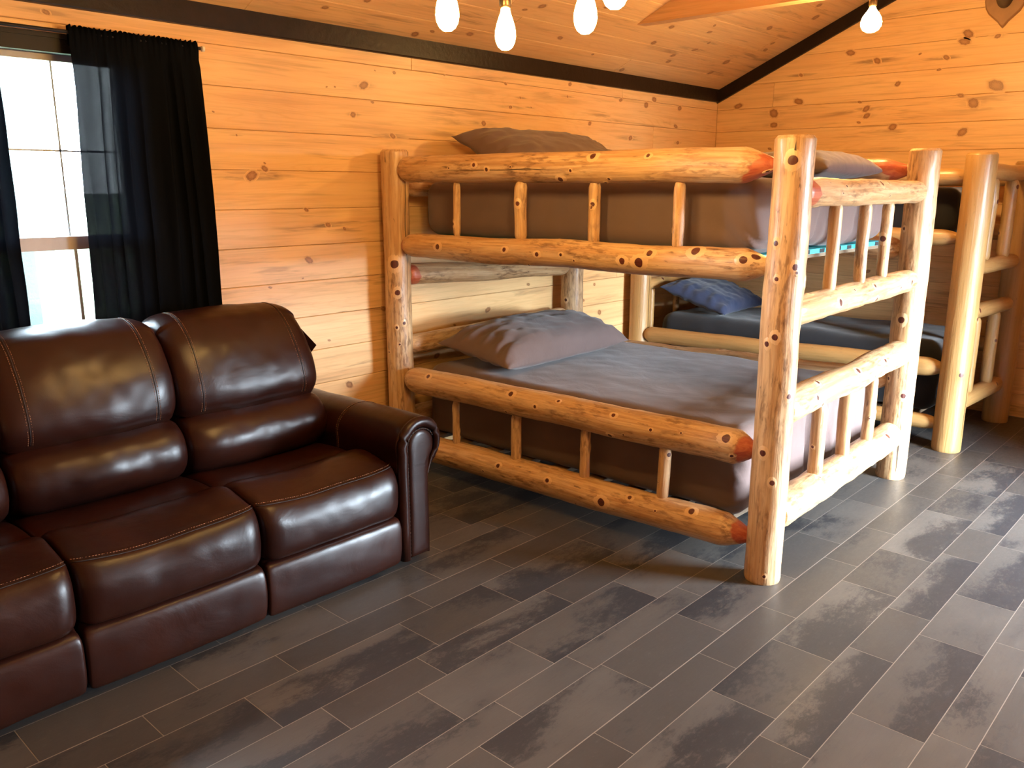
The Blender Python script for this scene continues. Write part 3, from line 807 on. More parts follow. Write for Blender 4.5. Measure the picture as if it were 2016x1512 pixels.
def spindle(parent, x, y, z0, z1, r, mat, seed, flat=False, rough=.07):
    log('spindle', (x, y, z0), (x, y, z1), r, parent, mat, seed, knots=(), ta=(.035, r*.55), tb=(.035, r*.55), rough=rough, wob=.010, nr=18, extra=2)

def bunk(name, label, P1, P2, P3, P4, mat, kn, spec, seed):
    ox, oy = P1[0], P1[1]
    root = empty(name, (ox, oy, 0), label, 'bunk bed')
    def R(p, z): return (p[0]-ox, p[1]-oy, z)
    S = spec
    for i, (p, key) in enumerate(((P1, 'P1'), (P2, 'P2'), (P3, 'P3'), (P4, 'P4'))):
        log('post', R(p, 0), R(p, S['ph'][i]), S['pr'][i], root, mat, seed+i, knots=kn.get(key, ()), rough=S['prough'], wob=.010, nr=48, bevel=.012, extra=5 if key == 'P4' else 3,
            cracks=S.get('pcr', {}).get(key, ()))
    tp = (.075, .024)
    ends = {'near': (P3, P1), 'far': (P4, P2), 'foot': (P1, P2), 'head': (P3, P4)}
    n = 10
    for side, nm, key, z0, z1, r, opt in S['rails']:
        a, b = ends[side]; n += 1
        A = Vector(R(a, z0)); B = Vector(R(b, z1)); d = (B-A).normalized()
        ra = .058
        A2 = A+d*ra; B2 = B-d*ra
        ks = [(s_-ra, th, kr) for s_, th, kr in kn.get(key, ())]
        log(nm, A2, B2, r, root, mat, seed+n, knots=ks, ta=opt.get('ta', tp), tb=opt.get('tb', tp), rough=opt.get('rough', .06), wob=opt.get('wob', .010), red=opt.get('red', (0, 0)), extra=opt.get('extra', 4), cracks=opt.get('cr', ()))
    for (side, t, z0, z1, r) in S['spindles']:
        a, b = ends[side]; n += 1
        x = a[0]+(b[0]-a[0])*t-ox; y = a[1]+(b[1]-a[1])*t-oy
        spindle(root, x, y, z0, z1, r, mat, seed+n, rough=S.get('srough', .09))
    for zz in S['slat_z']:
        for k in range(9):
            t = .06+.82*k/8
            xa = P3[0]+(P1[0]-P3[0])*t-ox
            ya = P3[1]-oy+.04; yb = P4[1]+(P2[1]-P4[1])*t-oy-.04
            mb = MB(); mb.box(xa-.045, xa+.045, ya, yb, zz-.022, zz); mb.build('slat', M['slat'], root)
    return root

P1, P2, P3, P4 = (-1.34, 2.91), (-1.40, 4.50), (-3.47, 2.87), (-3.47, 4.35)
def tx(x): return (x+3.47)/2.13
def ty(y): return (y-2.91)/1.59
spec1 = dict(ph=[1.675, 1.685, 1.68, 1.68], pr=[.070, .073, .070, .074], prough=.055,
  pcr={'P1': [(1.56, 1.655, -2.70, .003)], 'P2': [(.02, .32, -2.5, .003)], 'P3': [(.9, 1.67, -1.5, .002)]},
  rails=[('near', 'side_rail', 'r1', 1.582, 1.578, .065, dict(red=(0, .10), tb=(.13, .015, 1), rough=.04, ta=(.06, .03), cr=[(.3, 1.2, .15, .0015)])),
         ('near', 'side_rail', 'r2', 1.200, 1.218, .061, dict(red=(.03, 0), ta=(.09, .02), tb=(.10, .025, 1))),
         ('near', 'side_rail', 'r3', .490, .512, .070, dict(red=(0, .045), ta=(.09, .025), tb=(.085, .018, 1), rough=.06)),
         ('near', 'side_rail', 'r4', .125, .160, .071, dict(red=(.02, .045), tb=(.12, .022, 1), rough=.07)),
         ('far', 'side_rail', '', 1.575, 1.582, .060, dict(red=(0, .15), tb=(.13, .018, 1))),
         ('far', 'side_rail', '', 1.20, 1.20, .058, {}),
         ('far', 'side_rail', '', .485, .52, .056, dict(rough=.09)),
         ('far', 'side_rail', '', .15, .15, .06, {}),
         ('foot', 'foot_rail', 'f1', 1.482, 1.478, .053, dict(red=(.06, 0), ta=(.02, .045), tb=(.05, .034), rough=.10, wob=.014)),
         ('foot', 'foot_rail', 'f2', 1.045, 1.048, .056, dict(ta=(.03, .05), tb=(.04, .045), rough=.10, wob=.02)),
         ('foot', 'foot_rail', 'f3', .675, .682, .064, dict(ta=(.03, .055), tb=(.05, .05), rough=.09, wob=.02)),
         ('foot', 'foot_rail', 'f4', .252, .245, .070, dict(ta=(.03, .06), tb=(.07, .04), rough=.10, wob=.02)),
         ('head', 'head_rail', '', 1.50, 1.50, .055, {}),
         ('head', 'head_rail', '', 1.04, .99, .055, dict(red=(.04, 0), ta=(.02, .045))),
         ('head', 'head_rail', '', .655, .675, .055, dict(ta=(.04, .04), rough=.07)),
         ('head', 'head_rail', '', .25, .25, .06, {})],
  spindles=[('near', tx(-3.02), 1.252, 1.525, .018), ('near', tx(-2.606), 1.252, 1.525, .029), ('near', tx(-2.198), 1.25, 1.525, .026), ('near', tx(-1.791), 1.25, 1.525, .023),
            ('near', tx(-3.04), .18, .435, .019), ('near', tx(-2.63), .185, .44, .025), ('near', tx(-2.215), .19, .45, .024), ('near', tx(-1.805), .20, .455, .026),
            ('foot', ty(3.357), 1.08, 1.445, .026), ('foot', ty(3.71), 1.085, 1.445, .026), ('foot', ty(4.01), 1.085, 1.445, .025),
            ('foot', ty(3.38), .29, .625, .031), ('foot', ty(3.705), .29, .63, .031), ('foot', ty(4.035), .29, .635, .028)],
  slat_z=[1.222, .165], srough=.11)
bunk('log_bunk_bed', 'knotty peeled cedar log bunk bed nearest the camera, made up with taupe sheets', P1, P2, P3, P4, M['log1'], KN1, spec1, 1)

Q1, Q2, Q3, Q4 = (-1.325, 5.20), (-1.285, 6.11), (-3.47, 5.15), (-3.47, 6.12)
def t2(y): return (y-5.20)/.91
spec2 = dict(ph=[1.685, 1.66, 1.69, 1.69], pr=[.079, .078, .075, .075], prough=.02,
  pcr={'P1': [(.05, .55, -1.75, .0025)], 'P3': [(.2, .95, -1.6, .003)]},
  rails=[('near', 'side_rail', '', 1.56, 1.56, .045, dict(rough=.02, extra=1)), ('near', 'side_rail', '', 1.225, 1.225, .046, dict(rough=.02, extra=1, tb=(.11, .02))),
         ('near', 'side_rail', '', .445, .482, .056, dict(rough=.02, extra=2, ta=(.06, .03), tb=(.11, .02))), ('near', 'side_rail', '', .15, .15, .045, dict(rough=.03, extra=1, tb=(.09, .025))),
         ('far', 'side_rail', '', 1.56, 1.56, .05, dict(rough=.02, extra=1)), ('far', 'side_rail', '', 1.225, 1.225, .05, dict(rough=.02, extra=1)),
         ('far', 'side_rail', '', .50, .50, .05, dict(rough=.02, extra=1)), ('far', 'side_rail', '', .15, .15, .05, dict(rough=.02, extra=1)),
         ('foot', 'foot_rail', '', 1.588, 1.588, .046, dict(rough=.02, extra=1)), ('foot', 'foot_rail', '', 1.057, 1.057, .045, dict(rough=.02, extra=1)),
         ('foot', 'foot_rail', '', .80, .785, .045, dict(rough=.02, extra=1)), ('foot', 'foot_rail', '', .268, .268, .051, dict(rough=.02, extra=1)),
         ('head', 'head_rail', '', 1.56, 1.56, .05, dict(rough=.02, extra=1)), ('head', 'head_rail', '', .80, .80, .042, dict(rough=.02, extra=1)), ('head', 'head_rail', '', .25, .25, .05, dict(rough=.02, extra=1))],
  spindles=[('foot', t2(5.44), 1.085, 1.555, .034), ('foot', t2(5.80), 1.085, 1.555, .036), ('foot', t2(5.44), .30, .765, .034), ('foot', t2(5.80), .30, .765, .036),
            ('near', .27, .17, .42, .022), ('near', .53, .17, .43, .022), ('near', .78, .17, .44, .022), ('head', .15, .28, .78, .024), ('head', .5, .28, .78, .024), ('head', .85, .28, .78, .024),
            ('near', .27, 1.25, 1.53, .02), ('near', .53, 1.25, 1.53, .02), ('near', .73, 1.25, 1.53, .02)],
  slat_z=[1.222, .17], srough=.03)
bunk('log_bunk_bed', 'smooth yellow pine log bunk bed with dark sheets standing behind the knotty cedar one', Q1, Q2, Q3, Q4, M['log2'], {}, spec2, 101)

# ------------------------------------------------------------------ mattresses
def folds_foot(x_face, ylist, z0, z1, dep):
    def f(X, n):
        if n.x < .5: return 0.
        a = 0.
        for yc, w, lean in ylist:
            t = (z1-X.z)/(z1-z0)
            d = (X.y-(yc+lean*t))/w
            a -= dep*exp(-d*d)*min(1, max(0, t*1.4))
            d2 = (X.y-(yc+lean*t+.05))/(w*2.2); a += dep*.45*exp(-d2*d2)*min(1, max(0, t*1.4))
        return a
    return f
def corner_gather(xc, yc, zt, dep):
    def f(X, n):
        d = sqrt((X.x-xc)**2+(X.y-yc)**2)
        if d > .22: return 0.
        ang = atan2(X.z-(zt-.30), (xc-X.x)+.05)
        return dep*(1-d/.22)*sin(ang*16)
    return f
def comb(*fs): return lambda X, n: sum(f(X, n) for f in fs)

lf = comb(folds_foot(-1.46, [(3.24, .012, .06), (3.60, .014, .05), (3.88, .013, -.06)], .17, .55, .034), corner_gather(-1.50, 3.03, .55, .004))
m1 = rbox('mattress', -3.40, -1.50, 3.0, 4.36, .168, .552, .06, M['sheet1'], n=(84, 60, 14), amp=.007, fr=2.6, seed=1., fold=lf)
tag(m1, 'mattress in a fitted taupe sheet on the lower berth of the knotty log bunk', 'mattress')
mb = MB(); mb.box(0, .035, 0, .002, 0, .018); o = mb.build('care_tag', M['white'], m1); o.location = (-1.63, 2.985, .182); o['label'] = 'small white tag at the foot corner'

uf = comb(folds_foot(-1.5, [(3.22, .012, -.02), (3.62, .014, -.10), (3.98, .010, -.06), (4.15, .010, -.10)], 1.25, 1.5, .014), corner_gather(-1.52, 3.03, 1.50, .009))
root = empty('mattress', (-2.44, 3.7, 1.224), 'mattress in a fitted taupe sheet on the upper berth of the knotty log bunk', 'mattress')
o = rbox('fitted_sheet', -3.41+2.44, -1.50+2.44, 3.0-3.7, 4.36-3.7, .022, .305, .075, M['sheet1'], root, n=(84, 60, 12), amp=.007, fr=2.6, seed=4., fold=lambda X, n: uf(X+Vector((-2.44, 3.7, 1.224)), n))
mb = MB(); mb.box(-3.36+2.44, -1.50+2.44, 3.04-3.7, 4.33-3.7, .001, .020); mb.build('border_band', M['teal'], root)
rg = random.Random(3); y = 3.10
while y < 4.3:
    w = rg.choice((.015, .03, .05)); mb = MB(); mb.box(-1.501+2.44, -1.4985+2.44, y-3.7, y+w-3.7, .002, .019); y += w+rg.choice((.05, .07, .1))
    mb.build('band_patch', M['black'], root)

m3 = rbox('mattress', -3.38, -1.44, 5.27, 6.05, .176, .60, .09, M['sheet2'], n=(60, 30, 10), amp=.012, fr=2.6, seed=7.)
tag(m3, 'mattress in a charcoal sheet on the lower berth of the pine log bunk', 'mattress')
m4 = rbox('mattress', -3.38, -1.44, 5.27, 6.05, 1.226, 1.50, .07, M['sheet2'], n=(60, 30, 8), amp=.008, fr=2.6, seed=9.)
tag(m4, 'mattress in a charcoal sheet on the upper berth of the pine log bunk', 'mattress')

# ------------------------------------------------------------------ pillows
pillow('pillow', (-3.07, 3.555, .642), .255, .555, .145, M['sheet1'], 'long taupe pillow lying at the head of the lower berth', seed=1.1, rot=(0, math.radians(8), math.radians(2)), wr=.012, flat=.42)
pillow('pillow', (-3.20, 3.80, 1.655), .26, .565, .12, M['sheet1'], 'taupe pillow propped up at the head of the upper berth, seen above the top rail', seed=2.7, rot=(0, math.radians(24), 0))
pillow('pillow', (-1.78, 4.02, 1.578), .24, .42, .092, M['sheet1'], 'taupe pillow at the foot end of the upper berth, behind the tall front post', seed=4.9, rot=(0, 0, math.radians(4)), flat=.42, wr=.006)
pillow('pillow', (-3.13, 5.62, .71), .27, .37, .095, M['blue'], 'navy blue pillow propped at the head of the pine bunk lower berth', seed=6.2, rot=(0, math.radians(17), math.radians(4)), wr=.011)

# ------------------------------------------------------------------ sofa
SY = [.185, .785, 1.388, 1.992]
sofa = empty('sofa', (-2.9, 1.09, 0), 'three-seat dark brown leather reclining sofa with rolled arms, under the window', 'sofa')
OX, OY = -2.9, 1.09
def S(mbx, name, mats, par=None):
    mbx.v = [(x-OX, y-OY, z) for x, y, z in mbx.v]
    return mbx.build(name, mats, par or sofa)

mb = MB(); mb.box(-3.42, -2.52, .10, 2.06, .035, .23); mb.box(-3.44, -3.20, .19, 1.99, .035, .62)
S(mb, 'base_frame', M['leather'])
for x in (-3.38, -2.56):
    for y in (.14, 2.04):
        mb = MB(); mb.tube([(x, y, 0), (x, y, .04)], [.022, .028], 12); S(mb, 'foot', M['black'])

seat_prof = smooth_prof([(-3.10, .40), (-3.0, .425), (-2.90, .435), (-2.80, .437), (-2.735, .434), (-2.70, .458), (-2.645, .471), (-2.585, .464), (-2.52, .450), (-2.468, .438), (-2.440, .422), (-2.415, .375), (-2.408, .32), (-2.412, .27), (-2.428, .237), (-2.46, .228), (-2.60, .228), (-3.10, .228)], 108)
foot_prof = smooth_prof([(-2.50, .222), (-2.46, .227), (-2.438, .222), (-2.424, .205), (-2.418, .17), (-2.418, .12), (-2.422, .07), (-2.432, .032), (-2.45, .026), (-2.50, .026)], 60)
lum_prof = smooth_prof([(-3.20, .43), (-3.02, .40), (-2.93, .435), (-2.885, .49), (-2.875, .55), (-2.90, .605), (-2.95, .638), (-3.0, .648), (-3.20, .64)], 72)
head_prof = smooth_prof([(-3.26, .64), (-3.02, .625), (-2.965, .655), (-2.945, .71), (-2.955, .78), (-2.985, .86), (-3.03, .935), (-3.09, .992), (-3.165, 1.018), (-3.24, 1.015), (-3.30, .985), (-3.34, .92), (-3.36, .80), (-3.36, .68)], 98)

def stitch(pts, off, par, name='stitching', seam=True):
    """one dark seam line with dashes of tan thread either side. pts = surface points, off = in-surface side vector fn(i)"""
    mb_ = MB()
    P = [Vector(p) for p in pts]
    if seam: mb_.tube(P, .0016, 6, 0)
    # resample for dashes
    for sgn in (-1, 1):
        line = [p+Vector(off)*sgn for p in P]
        acc = 0.
        for a, b in zip(line[:-1], line[1:]):
            d = b-a; L_ = d.length; t = 0
            while t < L_:
                ph = (acc+t) % .0085
                if ph < .001:
                    q0 = a+d*(t/L_); q1 = a+d*(min(L_, t+.0055)/L_); mb_.tube([q0, q1], .0009, 4, 1)
                    t += .0058
                else: t += .001
            acc += L_
    mb_.v = [(x-OX, y-OY, z) for x, y, z in mb_.v]
    return mb_.build(name, [M['seam'], M['thread']], par)

for i in range(3):
    y0, y1 = SY[i]+.004, SY[i+1]-.004
    def wav(x, z, t, k, i=i):
        edge = sin(pi*t)
        sw = min(1., max(0., (z-.25)/.15)); sw = sw*sw*(3-2*sw); sx = min(1., max(.35, (x+2.95)/.3))
        z = z+sw*edge*(-.018*sx+.012*fn3(t*2.4+i*3, x*3, 1))
        x = x+(.006*edge+.004*fn3(t*3+i, z*5, 0))*min(1., max(0., (x+2.6)/.12))
        return x, z
    mb = MB(); sweepY(mb, seat_prof, y0, y1, .055, 40, wav, .17, seed=i*5., amp=.003)
    so = S(mb, 'seat_cushion', M['leather'])
    # seam across the front edge of the seat
    pts = []
    cx = sum(p[0] for p in seat_prof)/len(seat_prof); cz = sum(p[1] for p in seat_prof)/len(seat_prof)
    for q in range(61):
        t = q/60; y = y0+.004+(y1-y0-.008)*t; d = min(y-y0, y1-y)
        k = 1. if d >= .055 else 1-.17*(1-sqrt(max(0, 1-((.055-d)/.055)**2)))
        px, pz = cx+(-2.4585-cx)*k, cz+(.4345-cz)*k
        px, pz = wav(px, pz, t, 0); a = .003*fn3(px*7+i*5., y*7, pz*7)+.0015*fn3(px*18+i*5., y*18, pz*18)
        pts.append((px+a*.8+.0006, y, pz+a*.5+.0006))
    stitch(pts, (.0065, 0, -.0075), so)
    # footrest panel
    mb = MB(); sweepY(mb, foot_prof, y0+.003, y1-.003, .022, 26, lambda x, z, t, k: (x+(.006*sin(pi*t) if x > -2.45 else 0), z), .10, seed=20+i, amp=.003)
    S(mb, 'footrest', M['leather'])
    # lumbar roll and headrest
    yb0, yb1 = SY[i]+.006, SY[i+1]-.006
    if i == 2: yb1 += .02
    def wavl(x, z, t, k, i=i):
        e = sin(pi*t)**.6
        if x > -3.05: x = x-.02+.025*e+.010*fn3(t*3+i, z*6, 4)
        return x, z
    mb = MB(); sweepY(mb, lum_prof, yb0, yb1, .075, 34, wavl, .26, seed=40+i*3, amp=.005)
    S(mb, 'lumbar_cushion', M['leather'])
    def wavh(x, z, t, k, i=i):
        e = sin(pi*t)**.5
        if z > .8: z = z-.022*(1-e)*((z-.8)/.22)
        if x > -3.1: x = x-.018+.022*e+.008*fn3(t*2.5+i*2, z*5, 2)
        return x, z
    mb = MB(); sweepY(mb, head_prof, yb0-.004, yb1+.004, .07, 34, wavh, .17, seed=60+i*3, amp=.004)
    # narrower at the crown
    ym = (yb0+yb1)/2
    mb.v = [(x, ym+(y-ym)*(1-(.075 if (i == 2 and y > ym) else .004)*max(0, (z-.70)/.32)), z) for x, y, z in mb.v]
    ho = S(mb, 'headrest', M['leather'])
    # vertical seams of the headrest
    hp = [(x, z) for x, z in head_prof]
    cx = sum(p[0] for p in hp)/len(hp); cz = sum(p[1] for p in hp)/len(hp)
    for u in (.135, .865):
        pts = []
        y = yb0+(yb1-yb0)*u; L_ = yb1-yb0
        front = [p for p in hp if p[0] > -3.22 and (p[1] > .66)]
        front.sort(key=lambda p: atan2(p[1]-cz, p[0]-cx))
        for x, z in front:
            px, pz = wavh(x, z, (y-yb0)/L_, 0)
            a = .004*fn3(px*7+60+i*3, y*7, pz*7)+.002*fn3(px*18+60+i*3, y*18, pz*18)
            dx, dz = x-cx, z-cz; dl = sqrt(dx*dx+dz*dz)
            yy = ym+(y-ym)*(1-(.075 if (i == 2 and y > ym) else .004)*max(0, (pz-.70)/.32))
            pts.append((px+(a+.0008)*dx/dl, yy, pz+(a+.0008)*dz/dl))
        stitch(pts, (0, .0075, 0), ho)
    if i == 2:   # loose leather flap at the outer side of the headrest
        mb = MB()
        pr = [(-3.12, .985), (-3.10, .90), (-3.04, .80), (-3.02, .835)]
        a = [mb.vert((-3.19, 1.955, .99)), mb.vert((-3.10, 1.99, .93)), mb.vert((-3.03, 2.045, .832)), mb.vert((-3.05, 2.03, .80)), mb.vert((-3.12, 1.97, .74))]
        b = [mb.vert((x-.006, y-.004, z)) for x, y, z in [mb.v[k] for k in a]]
        mb.face(a, 0, False); mb.face(b[::-1], 0, False)
        for k in range(5): mb.face((a[k], a[(k+1) % 5], b[(k+1) % 5], b[k]), 0, False)
        S(mb, 'side_flap', M['leather'])

# outside back
mb = MB(); sweepY(mb, smooth_prof([(-3.44, .10), (-3.39, .06), (-3.33, .10), (-3.33, .80), (-3.35, .90), (-3.39, .92), (-3.43, .86), (-3.445, .5)], 48), .20, 1.98, .04, 10, None, .1)
S(mb, 'back_panel', M['leather'])

# rolled arms
def arm(side):
    s = 1 if side > 0 else -1
    yin = 1.996 if side > 0 else .181
    def Y(d): return yin+s*d
    # outline of arm section (d outward from the seat, z)
    out = [(0, .028), (0, .10), (0, .25), (0, .36), (-.002, .42)]
    cyc, czc, R_ = .108, .500, .115
    for k in range(19):
        a = pi+.35-(pi+.35+.95)*k/18
        out.append((cyc+R_*cos(a), czc+R_*sin(a)))
    out += [(.150, .385), (.150, .25), (.150, .10), (.150, .028)]
    cc = (.078, .30)
    mb_ = MB(); xs = [-3.36, -3.33, -3.25, -3.1, -2.95, -2.8, -2.65, -2.55, -2.49, -2.466, -2.452, -2.446]
    rings = []
    n_ = len(out)
    for x in xs:
        k = 1.
        if x > -2.47: k = 1-.012*((x+2.47)/.024)**2
        ring = []
        for d, z in out:
            dd, zz = cc[0]+(d-cc[0])*k, cc[1]+(z-cc[1])*k
            zz += (-.012*(min(1, (-2.446-x)/.7)) if z > .4 else 0)
            a = .004*fn3(x*6+s, d*9, z*9)
            ring.append(mb_.vert((x, Y(dd+a), zz+a)))
        rings.append(ring)
    for a, b in zip(rings[:-1], rings[1:]):
        for i in range(n_): mb_.face((a[i], a[(i+1) % n_], b[(i+1) % n_], b[i]))
    mb_.face(rings[0]); mb_.face(rings[-1])
    ao = S(mb_, 'arm', M['leather'])
    # fat welt roll round the front face
    wl = [(-2.440, Y(.021), .032), (-2.440, Y(.021), .16), (-2.440, Y(.020), .30), (-2.440, Y(.018), .40)]
    for k in range(23):
        a = pi+.30-(pi+.30+.95)*k/22
        wl.append((-2.440, Y(cyc+.092*cos(a)), czc+.092*sin(a)))
    wl += [(-2.440, Y(.138), .36), (-2.440, Y(.141), .20), (-2.440, Y(.141), .032)]
    # only the roll up to the scroll underside is thick, the outer edge thins out
    rad_ = []
    for k in range(len(wl)):
        rad_.append(.0225 if k < 17 else max(.0075, .0225-.0015*(k-16)))
    mb_ = MB(); mb_.tube(wl, rad_, 14); wo = S(mb_, 'front_welt', M['leather'], None)
    # inner front panel
    inn = []
    c2 = (.106, .500); r2_ = .066
    for k in range(21):
        a = pi+.12-(pi+.12+.78)*k/20
        inn.append((c2[0]+r2_*cos(a), c2[1]+r2_*sin(a)))
    inn = [(.043, .034), (.043, .20), (.041, .40)]+inn+[(.141, .40), (.141, .034)]
    mb_ = MB(); n2 = len(inn); ci = (.092, .30); prev = None
    for k, x in ((1., -2.446), (1., -2.434), (.93, -2.427), (.75, -2.4235), (.4, -2.4225)):
        ring = [mb_.vert((x, Y(ci[0]+(d-ci[0])*k), ci[1]+(z-ci[1])*(1-(1-k)*.35))) for d, z in inn]
        if prev:
            for i in range(n2): mb_.face((prev[i], prev[(i+1) % n2], ring[(i+1) % n2], ring[i]))
        prev = ring
    mb_.face(prev)
    S(mb_, 'front_panel', M['leather'])
    # nail heads along the panel edge
    edge = [Vector((-2.429, Y(d-(.006 if d < .09 else 0)), z)) for d, z in inn[:18]]
    mb_ = MB(); acc = 0
    mb_.tube(edge, .0035, 6, 1)
    for a, b in zip(edge[:-1], edge[1:]):
        d = (b-a); L_ = d.length; t = (-acc) % .016
        while t < L_:
            p = a+d*(t/L_)
            mb_.tube([(p.x+.001, p.y, p.z), (p.x+.004, p.y, p.z), (p.x+.0055, p.y, p.z)], [.0038, .003, .001], 8, 0); t += .016
        acc = (acc+L_) % .016
    S(mb_, 'nailhead_row', [M['nail'], M['seam']])
    # seam across the arm top
    pts = []
    for k in range(25):
        a = pi+.15-(pi*.75)*k/24
        pts.append((-2.80+.03*cos(a), Y(cyc+(R_+.001)*cos(a)), czc-.006+(R_+.001)*sin(a)))
    for q in (.41, .37): pts.insert(0, (-2.835, Y(-.002), q))
    stitch(pts, (.006, 0, 0), ao, seam=True)
arm(1); arm(-1)

# ------------------------------------------------------------------ pendant bulbs
bulb_info = [((-1.77, 1.66), 'leftmost glowing pear-shaped bulb, cut by the top of the photo'),
             ((-1.875, 2.0), 'glowing pear-shaped bulb hanging lowest, its socket in view'),
             ((-1.52, 1.94), 'left one of the two glowing bulbs overlapping near the middle'),
             ((-1.265, 1.725), 'right one of the two glowing bulbs overlapping near the middle'),
             ]
prof = [(.0, 0), (.012, .002), (.022, .010), (.029, .024), (.032, .040), (.031, .056), (.027, .074), (.021, .092), (.015, .108), (.013, .122)]
def pendant(x, y, zb, ztop, lab, mat, prof=prof):
    p = empty('pendant_light', (x, y, zb), lab, 'light bulb', 'glowing bulbs under the ceiling')
    ztop = ztop-zb
    mb = MB(); n_ = 20; prev = None
    for r_, z_ in prof:
        if r_ == 0: cur = [mb.vert((0, 0, z_))]
        else: cur = [mb.vert((r_*cos(2*pi*k/n_), r_*sin(2*pi*k/n_), z_)) for k in range(n_)]
        if prev:
            for k in range(n_):
                if len(prev) == 1: mb.face((prev[0], cur[(k+1) % n_], cur[k]))
                else: mb.face((prev[k], prev[(k+1) % n_], cur[(k+1) % n_], cur[k]))
        prev = cur
    mb.face(prev); mb.build('bulb', mat, p)
    mb = MB(); mb.tube([(0, 0, .120), (0, 0, .128), (0, 0, .165), (0, 0, .172), (0, 0, .180)], [.014, .019, .019, .013, .006], 16); mb.build('socket', M['brass'], p)
    mb = MB(); mb.tube([(0, 0, .178), (0, 0, ztop-.012)], .0032, 8); mb.build('cord', M['cord'], p)
    mb = MB(); mb.tube([(0, 0, ztop-.045), (0, 0, ztop-.03), (0, 0, ztop+.004)], [.012, .045, .05], 20); mb.build('canopy', M['brass'], p)
for (x, y), lab in bulb_info: pendant(x, y, 1.905, zc(x), lab, M['bulb'])
pendant(-1.738, 4.532, 2.255, 2.452, 'rightmost glowing bulb, alone below the pale tie beam', M['bulb_bright'], [(.0, 0), (.020, .003), (.038, .014), (.048, .032), (.050, .050), (.045, .070), (.033, .090), (.020, .106), (.013, .122)])

# ------------------------------------------------------------------ shield plaque with mount on the far wall
pq = empty('trophy_plaque', (-1.585, YF, 2.485), 'wooden shield plaque with a brown mount hung on the far gable wall', 'wall plaque')
hw = .118
half = [(0, -.0), (.012, .012), (.030, .036), (.058, .062), (.088, .090), (.108, .125), (hw, .17), (.114, .22), (.104, .28), (.108, .33), (.118, .37), (.085, .375), (.05, .392), (0, .41)]
outl = half+[(-a, b) for a, b in half[-2:0:-1]]
mb = MB(); n_ = len(outl); prev = None
for k, dpt in ((1., 0.), (1., .012), (.965, .018), (.93, .021)):
    ring = [mb.vert((a*k, -dpt, .2+(b-.2)*k)) for a, b in outl]
    if prev:
        for i in range(n_): mb.face((prev[i], prev[(i+1) % n_], ring[(i+1) % n_], ring[i]), 0, False)
    else: mb.face(ring[::-1], 0, False)
    prev = ring
mb.face(prev, 0, False); mb.build('shield', M['plaque'], pq)
mb = MB(); prev = None; nn = 24
for k, dpt in ((1., .020), (1., .045), (.9, .075), (.65, .095), (.3, .102)):
    ring = []
    for i in range(nn):
        a = 2*pi*i/nn; ring.append(mb.vert((.056*k*cos(a)*abs(cos(a))**-.15 if abs(cos(a)) > .01 else 0, -dpt, .245+.13*k*sin(a))))
    if prev:
        for i in range(nn): mb.face((prev[i], prev[(i+1) % nn], ring[(i+1) % nn], ring[i]))
    prev = ring
mb.face(prev); mb.build('mount', M['hide'], pq)

# ------------------------------------------------------------------ outside the window
mb = MB(); mb.box(-200, -3.70, -200, 200, -.5, -.42); struct(mb.build('ground', M['grass']))
mb = MB(); mb.box(XR+.14, 200, -200, 200, -.5, -.05); struct(mb.build('ground', M['dim_ground']))  # unseen ground, darkened and widened to limit low light through the door
po = MB(); po.box(-.05, .05, -.05, .05, -.42, 2.6); po.box(-.07, .07, -.07, .07, -.42, -.30)
o = po.build('porch_post', M['paint']); o.location = (-6.6, 2.20, 0); tag(o, 'pale porch post outside, seen through the window', 'post')
tr = empty('tree', (-9.2, 2.85, -.42), 'slim grey tree standing outside beyond the window', 'tree')
mb = MB(); mb.tube([(0, 0, 0), (.03, .02, .8), (-.02, .03, 1.8), (.05, 0, 3.), (.0, -.06, 4.5)], [.16, .13, .12, .10, .07], 14); mb.build('trunk', M['bark'], tr)
mb = MB(); rg = random.Random(2)
for k in range(260):
    a = rg.uniform(0, 2*pi); r_ = rg.uniform(.2, 1.6); z_ = rg.uniform(3.2, 5.4); q = Vector((r_*cos(a), r_*sin(a), z_))
    e = Vector((rg.uniform(-1, 1), rg.uniform(-1, 1), rg.uniform(-1, 1))).normalized()*.14; f = e.cross(Vector((0, 0, 1))).normalized()*.07
    ids = [mb.vert(q-e), mb.vert(q+f), mb.vert(q+e), mb.vert(q-f)]; mb.face(ids, 0, False)
mb.build('foliage', M['leaf'], tr)
tb = empty('patio_table', (-6.0, 1.60, -.42), 'small low table outside beyond the window', 'table')
mb = MB(); mb.box(-.35, .35, -.30, .30, .70, .74); mb.build('table_top', M['paint'], tb)
for sx in (-.3, .3):
    for sy in (-.25, .25):
        mb = MB(); mb.box(sx-.02, sx+.02, sy-.02, sy+.02, 0, .70); mb.build('leg', M['paint'], tb)
sh = MB(); rg = random.Random(5)
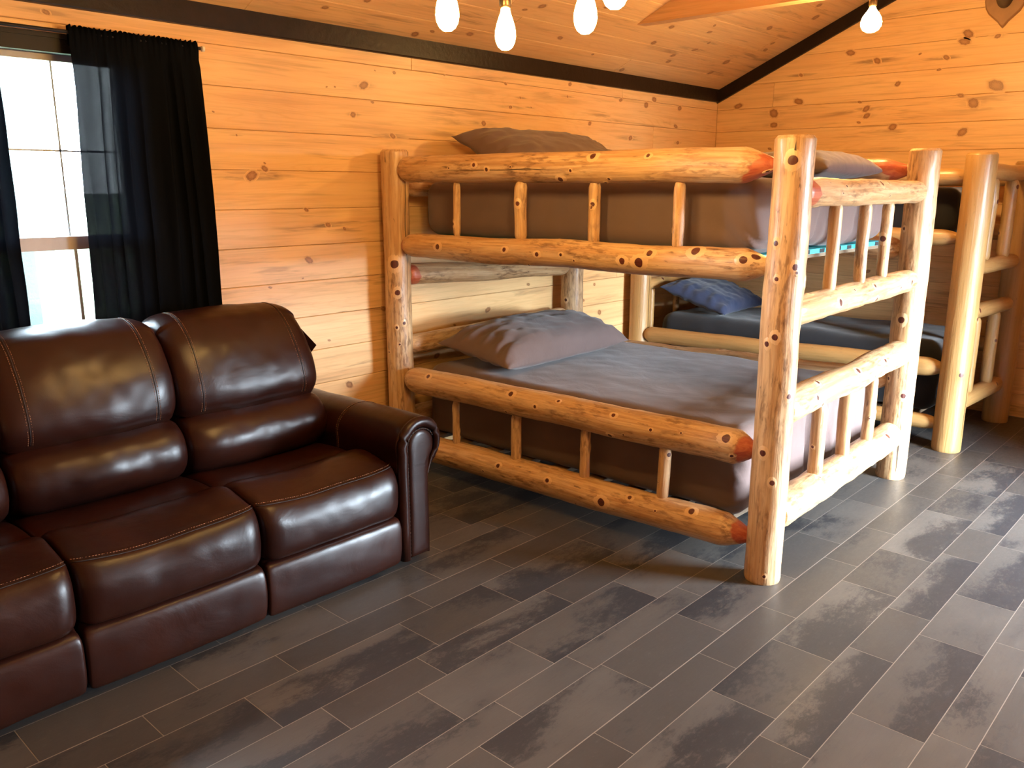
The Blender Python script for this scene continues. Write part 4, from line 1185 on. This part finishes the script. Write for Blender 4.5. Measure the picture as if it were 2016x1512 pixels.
for k in range(420):
    q = Vector((rg.gauss(0, .35), rg.gauss(0, .45), abs(rg.gauss(.35, .22))))
    e = Vector((rg.uniform(-1, 1), rg.uniform(-1, 1), rg.uniform(-.5, 1))).normalized()*.07; f = e.cross(Vector((.2, .1, 1))).normalized()*.035
    ids = [sh.vert(q-e), sh.vert(q+f), sh.vert(q+e), sh.vert(q-f)]; sh.face(ids, 0, False)
o = sh.build('shrub', M['leaf'], fixn=False); o.location = (-8.6, 4.6, -.42); tag(o, 'leafy shrub beside the tree outside the window', 'shrub')

# ------------------------------------------------------------------ light and camera
w = bpy.data.worlds.new('World'); sc.world = w; w.use_nodes = True
bg = w.node_tree.nodes['Background']; bg.inputs[0].default_value = (.72, .87, 1., 1); bg.inputs[1].default_value = WORLD

def portal(loc, rot, sx, sy):
    l = bpy.data.lights.new('window_portal', 'AREA'); l.shape = 'RECTANGLE'; l.size = sx; l.size_y = sy
    l.cycles.is_portal = True
    o = bpy.data.objects.new('window_portal', l); COL.objects.link(o); o.location = loc; o.rotation_euler = rot
portal((XR+.12, (DY0+DY1)/2, .84), (0, math.radians(90), 0), 1.66, DY1-DY0-.1)
portal((XL-.13, (WY0+WY1)/2, (WZ0+WZ1)/2), (0, math.radians(-90), 0), WZ1-WZ0, WY1-WY0)

yaw, pit, rol, f = 7.44656947e-01, 2.31264236e-01, 3.04671680e-03, 1653.45875
fw = Vector((-sin(yaw)*cos(pit), cos(yaw)*cos(pit), -sin(pit)))
r_ = fw.cross(Vector((0, 0, 1))).normalized(); u_ = r_.cross(fw)
rr = r_*cos(rol)+u_*sin(rol); uu = -r_*sin(rol)+u_*cos(rol)
cam = bpy.data.cameras.new('camera'); co = bpy.data.objects.new('camera', cam); COL.objects.link(co)
cam.sensor_width = 36.; cam.lens = f/2016*36; cam.clip_start = .05; cam.clip_end = 200
Mx = Matrix((( rr.x, uu.x, -fw.x, 0), (rr.y, uu.y, -fw.y, 0), (rr.z, uu.z, -fw.z, 1.5), (0, 0, 0, 1)))
co.matrix_world = Mx
sc.camera = co
vs = sc.view_settings
sc.display_settings.display_device = 'sRGB'
vs.view_transform = 'Standard'; vs.look = 'None'; vs.gamma = 1; vs.use_curve_mapping = False
vs.exposure = .65
